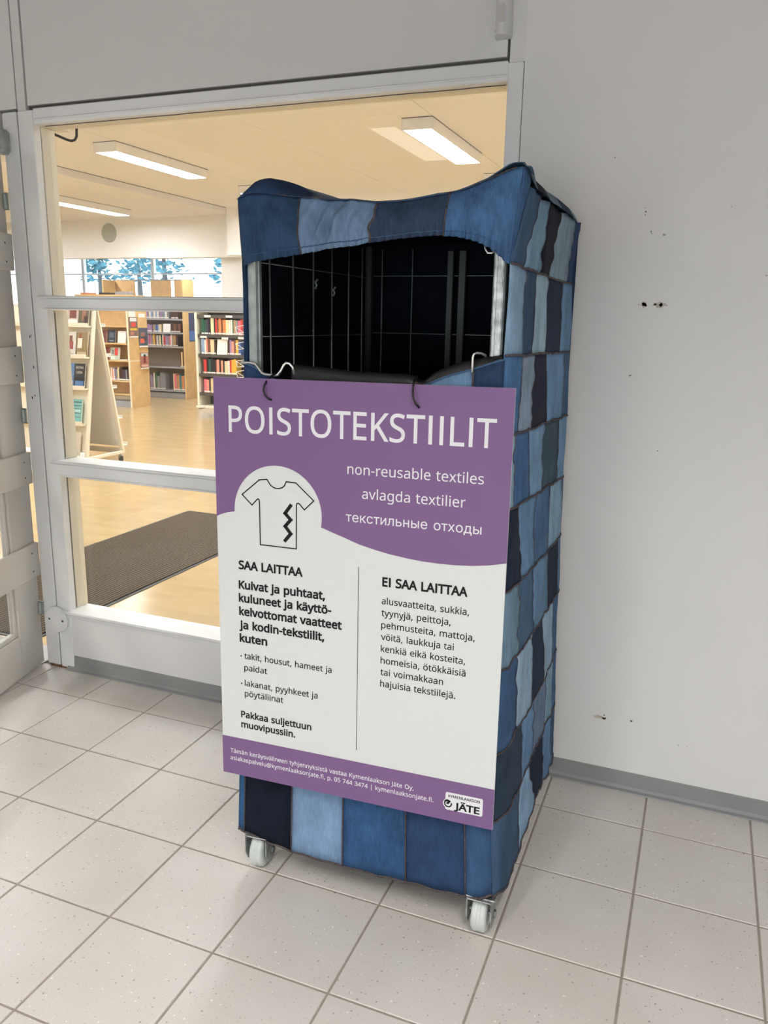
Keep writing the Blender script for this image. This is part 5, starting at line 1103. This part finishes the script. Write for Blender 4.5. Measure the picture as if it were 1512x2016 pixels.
ae = a0-2*PI if a0 > 0 else a0
for k in range(49): 
    a = a1+(ae-a1)*k/48; arc.append((CX+CR*math.cos(a), CY+CR*math.sin(a)))
flat('purple_field', [(0, 0), (.70, 0)]+wave_r+arc+[(.0487, .3128), (.030, .3165), (.0213, .3194), (.010, .3235), (0, .3290)], 'purple')
flat('purple_band', [(0, .898), (.70, .898), (.70, 1.0), (0, 1.0)], 'purple')
def line(pts, w, name, m='ink', closed=False):
    bm = B(); P2 = [Vector((p[0], -p[1])) for p in pts]
    n = len(P2); segs = [(P2[i], P2[(i+1) % n]) for i in range(n if closed else n-1)]
    for a, b in segs:
        d = (b-a).normalized()*w/2; q = Vector((-d.y, d.x))
        c = [a-d-q, b+d-q, b+d+q, a-d+q]
        vs = [bm.verts.new((v.x, -.0009, v.y)) for v in c]; bm.faces.new(vs)
    return link(name, bm, M[m], sg, world=False)
shirt = [(.1155, .2322), (.1356, .2297), (.1400, .2365), (.1445, .2425), (.1510, .2467), (.158, .2490), (.166, .2488), (.174, .2460), (.1800, .2410), (.1845, .2313), (.209, .2322), (.2534, .2701), (.2302, .2932), (.2185, .2812), (.2150, .2790), (.2115, .2800), (.2102, .2840), (.2092, .3876), (.1159, .3871), (.1151, .2850), (.1140, .2790), (.1115, .2775), (.1085, .2795), (.0953, .2936), (.0697, .2701)]
line(shirt, .0026, 'shirt_outline', closed=True)
line([(.1949, .2868), (.1811, .3055), (.1953, .3198), (.1811, .3364), (.1951, .353), (.1811, .3700)], .0082, 'zigzag')
line([(.3647, .414), (.3647, .8666)], .0012, 'divider')
GL['I'] = [262, [93, 0, 93, 573, 169, 573, 169, 0]]
def grow(p, w):
    """move a closed contour sideways by w (to the right of its direction)"""
    if not w: return p
    n = len(p); out = []
    for i in range(n):
        a, b, c = Vector(p[i-1]), Vector(p[i]), Vector(p[(i+1) % n])
        d1 = (b-a); d2 = (c-b)
        if d1.length < 1e-6 or d2.length < 1e-6: out.append(p[i]); continue
        d1.normalize(); d2.normalize(); n1 = Vector((d1.y, -d1.x)); n2 = Vector((d2.y, -d2.x)); m_ = n1+n2
        k = m_.length_squared
        q = b+(m_*(2/k) if k > .5 else n1)*w
        out.append((q.x, q.y))
    return out
def area(p): return sum(p[i][0]*p[(i+1) % len(p)][1]-p[(i+1) % len(p)][0]*p[i][1] for i in range(len(p)))/2
def winding(q, cs):
    w = 0
    for p in cs:
        n = len(p)
        for i in range(n):
            a, b = p[i], p[(i+1) % n]
            if (a[1] <= q[1]) != (b[1] <= q[1]):
                x = (b[0]-a[0])*(q[1]-a[1])/(b[1]-a[1])+a[0]
                if x > q[0]: w += 1 if b[1] > a[1] else -1
    return w
SHAPES = {}
def glyph(c, w):
    """triangles of one letter, w = how much bolder in thousandths"""
    if (c, w) in SHAPES: return SHAPES[(c, w)]
    cs = [[(g[i], g[i+1]) for i in range(0, len(g), 2)] for g in GL[c][1:]]
    if not cs: SHAPES[(c, w)] = ([], []); return [], []
    s = 1 if area(max(cs, key=lambda p: abs(area(p)))) > 0 else -1
    cs = [grow(p, w*s) for p in cs]
    vs = []; es = []
    for p in cs:
        k = len(vs); vs += [Vector(q) for q in p]; es += [(k+i, k+(i+1) % len(p)) for i in range(len(p))]
    r = geometry.delaunay_2d_cdt(vs, es, [], 0, 1e-3)
    V = r[0]; F = [f for f in r[2] if winding(sum((V[i] for i in f), Vector((0, 0)))/len(f), cs) != 0]
    SHAPES[(c, w)] = (V, F); return V, F
def text(s, x, base, width, cap, m='ink', weight=0, name='text_line', y=-.0009):
    adv = [GL[c][0] for c in s]
    W = sum(adv[:-1])+max(max(g[0::2]) for g in GL[s[-1]][1:]); first = min(min(g[0::2]) for g in GL[s[0]][1:])
    sx = width/(W-first); sy = cap/573.0 if cap else sx
    cur = -first; bm = B()
    for c, a in zip(s, adv):
        V, F = glyph(c, weight)
        vv = [bm.verts.new((x+(v.x+cur)*sx, y, v.y*sy-base)) for v in V]
        for f in F:
            try: bm.faces.new([vv[i] for i in f])
            except ValueError: pass
        cur += a
    bmesh.ops.delete(bm, geom=[v for v in bm.verts if not v.link_faces], context='VERTS')
    return link(name, bm, M[m], sg, world=False)
text('POISTOTEKSTIILIT', .0390, .1242, .6255, .0598, 'inkw', 7)
text('non-reusable textiles', .3354, .2018, .308, .0225, 'inkw', 2)
text('avlagda textilier', .3709, .2550, .2353, .0225, 'inkw', 2)
text('текстильные отходы', .3326, .3100, .3105, .0245, 'inkw', 2)
W_ = 29
text('SAA LAITTAA', .0577, .4525, .1664, .0200, 'ink', W_)
for s, x, b_, w in (('Kuivat ja puhtaat,', .0568, .5018, .2244), ('kuluneet ja käyttö-', .0562, .5352, .2409), ('kelvottomat vaatteet', .0564, .5690, .2672), ('ja kodin-tekstiilit,', .0564, .6035, .2232), ('kuten', .0562, .6378, .0733)):
    text(s, x, b_, w, .0193, 'ink', W_)
for s, x, b_, w in (('takit, housut, hameet ja', .0672, .6812, .2322), ('paidat', .0665, .7120, .0625), ('lakanat, pyyhkeet ja', .0672, .7528, .1963), ('pöytäliinat', .0665, .7805, .1055)):
    text(s, x, b_, w, .0152, 'ink', 6)
def disc_pts(x, y, r, n=12): return [(x+r*math.cos(2*PI*k/n), y+r*math.sin(2*PI*k/n)) for k in range(n)]
for y_ in (.6755, .7478): flat('bullet', disc_pts(.0582, y_, .0019), 'ink', -.0006)
text('Pakkaa suljettuun', .0555, .8385, .191, .0165, 'ink', 22)
text('muovipussiin.', .0555, .8658, .1478, .0165, 'ink', 22)
text('EI SAA LAITTAA', .4232, .4512, .1945, .0200, 'ink', W_)
for s, b_, w in (('alusvaatteita, sukkia,', .4938, .202), ('tyynyjä, peittoja,', .5222, .1618), ('pehmusteita, mattoja,', .5510, .2170), ('vöitä, laukkuja tai', .5795, .1708), ('kenkiä eikä kosteita,', .6085, .1978), ('homeisia, ötökkäisiä', .6370, .2000), ('tai voimakkaan', .6655, .1493), ('hajuisia tekstiilejä.', .6940, .1786)):
    text(s, .4219, b_, w, .0154, 'ink', 6)
text('Tämän keräysvälineen tyhjennyksistä vastaa Kymenlaakson Jäte Oy,', .0224, .9412, .4873, .0112, 'inkw', 8)
text('asiakaspalvelu@kymenlaaksonjate.fi, p. 05 744 3474 | kymenlaaksonjate.fi.', .0219, .9612, .5367, .0112, 'inkw', 8)
# emblem at the lower right
def rrect(x0, y0, x1, y1, r):
    pts = []
    for cx, cy, s in ((x1-r, y0+r, -90), (x1-r, y1-r, 0), (x0+r, y1-r, 90), (x0+r, y0+r, 180)):
        for k in range(6):
            a = math.radians(s+k*18); pts.append((cx+r*math.cos(a), cy+r*math.sin(a)))
    return pts
flat('emblem_plate', rrect(.5872, .9272, .6752, .9718, .0042), 'inkw', -.0008)
flat('emblem_bulge', disc_pts(.5938, .9560, .0120, 30), 'inkw', -.0010)
text('KYMENLAAKSON', .5946, .9392, .0737, .0066, 'ink', 18, y=-.0013)
text('JÄTE', .6100, .9670, .0575, .0165, 'ink', 30, y=-.0013)
def ring(cx, cy, r0, r1, a0_, a1_, n=28):
    o_ = [(cx+r1*math.cos(math.radians(a0_+(a1_-a0_)*k/n)), cy+r1*math.sin(math.radians(a0_+(a1_-a0_)*k/n))) for k in range(n+1)]
    i_ = [(cx+r0*math.cos(math.radians(a0_+(a1_-a0_)*k/n)), cy+r0*math.sin(math.radians(a0_+(a1_-a0_)*k/n))) for k in range(n, -1, -1)]
    return o_+i_
flat('emblem_ring', ring(.5940, .9558, .0066, .0096, -20, 215), 'ink', -.0014)
flat('emblem_leaf', [(.5846, .9530), (.5858, .9490), (.5890, .9462), (.5935, .9455), (.5975, .9468), (.6008, .9495), (.5985, .9520), (.5965, .9555), (.5935, .9575), (.5905, .9570), (.5893, .9545), (.5915, .9525), (.5945, .9515), (.5905, .9510), (.5875, .9525), (.5862, .9560)], 'ink', -.0014)
# cable ties holding the sign
for nm, pts, lab in (('cable_tie', [(.633, -.802, 1.322), (.630, -.806, 1.3275), (.627, -.812, 1.3290), (.6245, -.820, 1.326), (.6225, -.836, 1.318), (.6205, -.848, 1.305), (.6205, -.8515, 1.295), (.6235, -.850, 1.284), (.6290, -.8455, 1.2765), (.6345, -.8402, 1.2735)], 'black cable tie holding the sign, left one on the bent wire'),
                     ('cable_tie', [(.968, -.792, 1.322), (.967, -.800, 1.334), (.968, -.810, 1.3385), (.970, -.822, 1.336), (.9715, -.836, 1.325), (.9725, -.842, 1.310), (.974, -.842, 1.295), (.9775, -.837, 1.283), (.9830, -.8290, 1.2745)], 'black cable tie holding the sign, right one over the black bag')):
    bm = B(); tube(bm, pts, .0024, 8)
    o = link(nm, bm, M['tie'], None, True); tag(o, lab, 'cable tie')
# title letters on the black book of the display stand
def book_title(s, x, z, w, h):
    o = text(s, x, -z, w, h, 'chipw', 15, name='title', y=-.0012); o.parent = mona
book_title('MONA', .018, .185, .09, .026); book_title('LIISA', .026, .140, .07, .024)
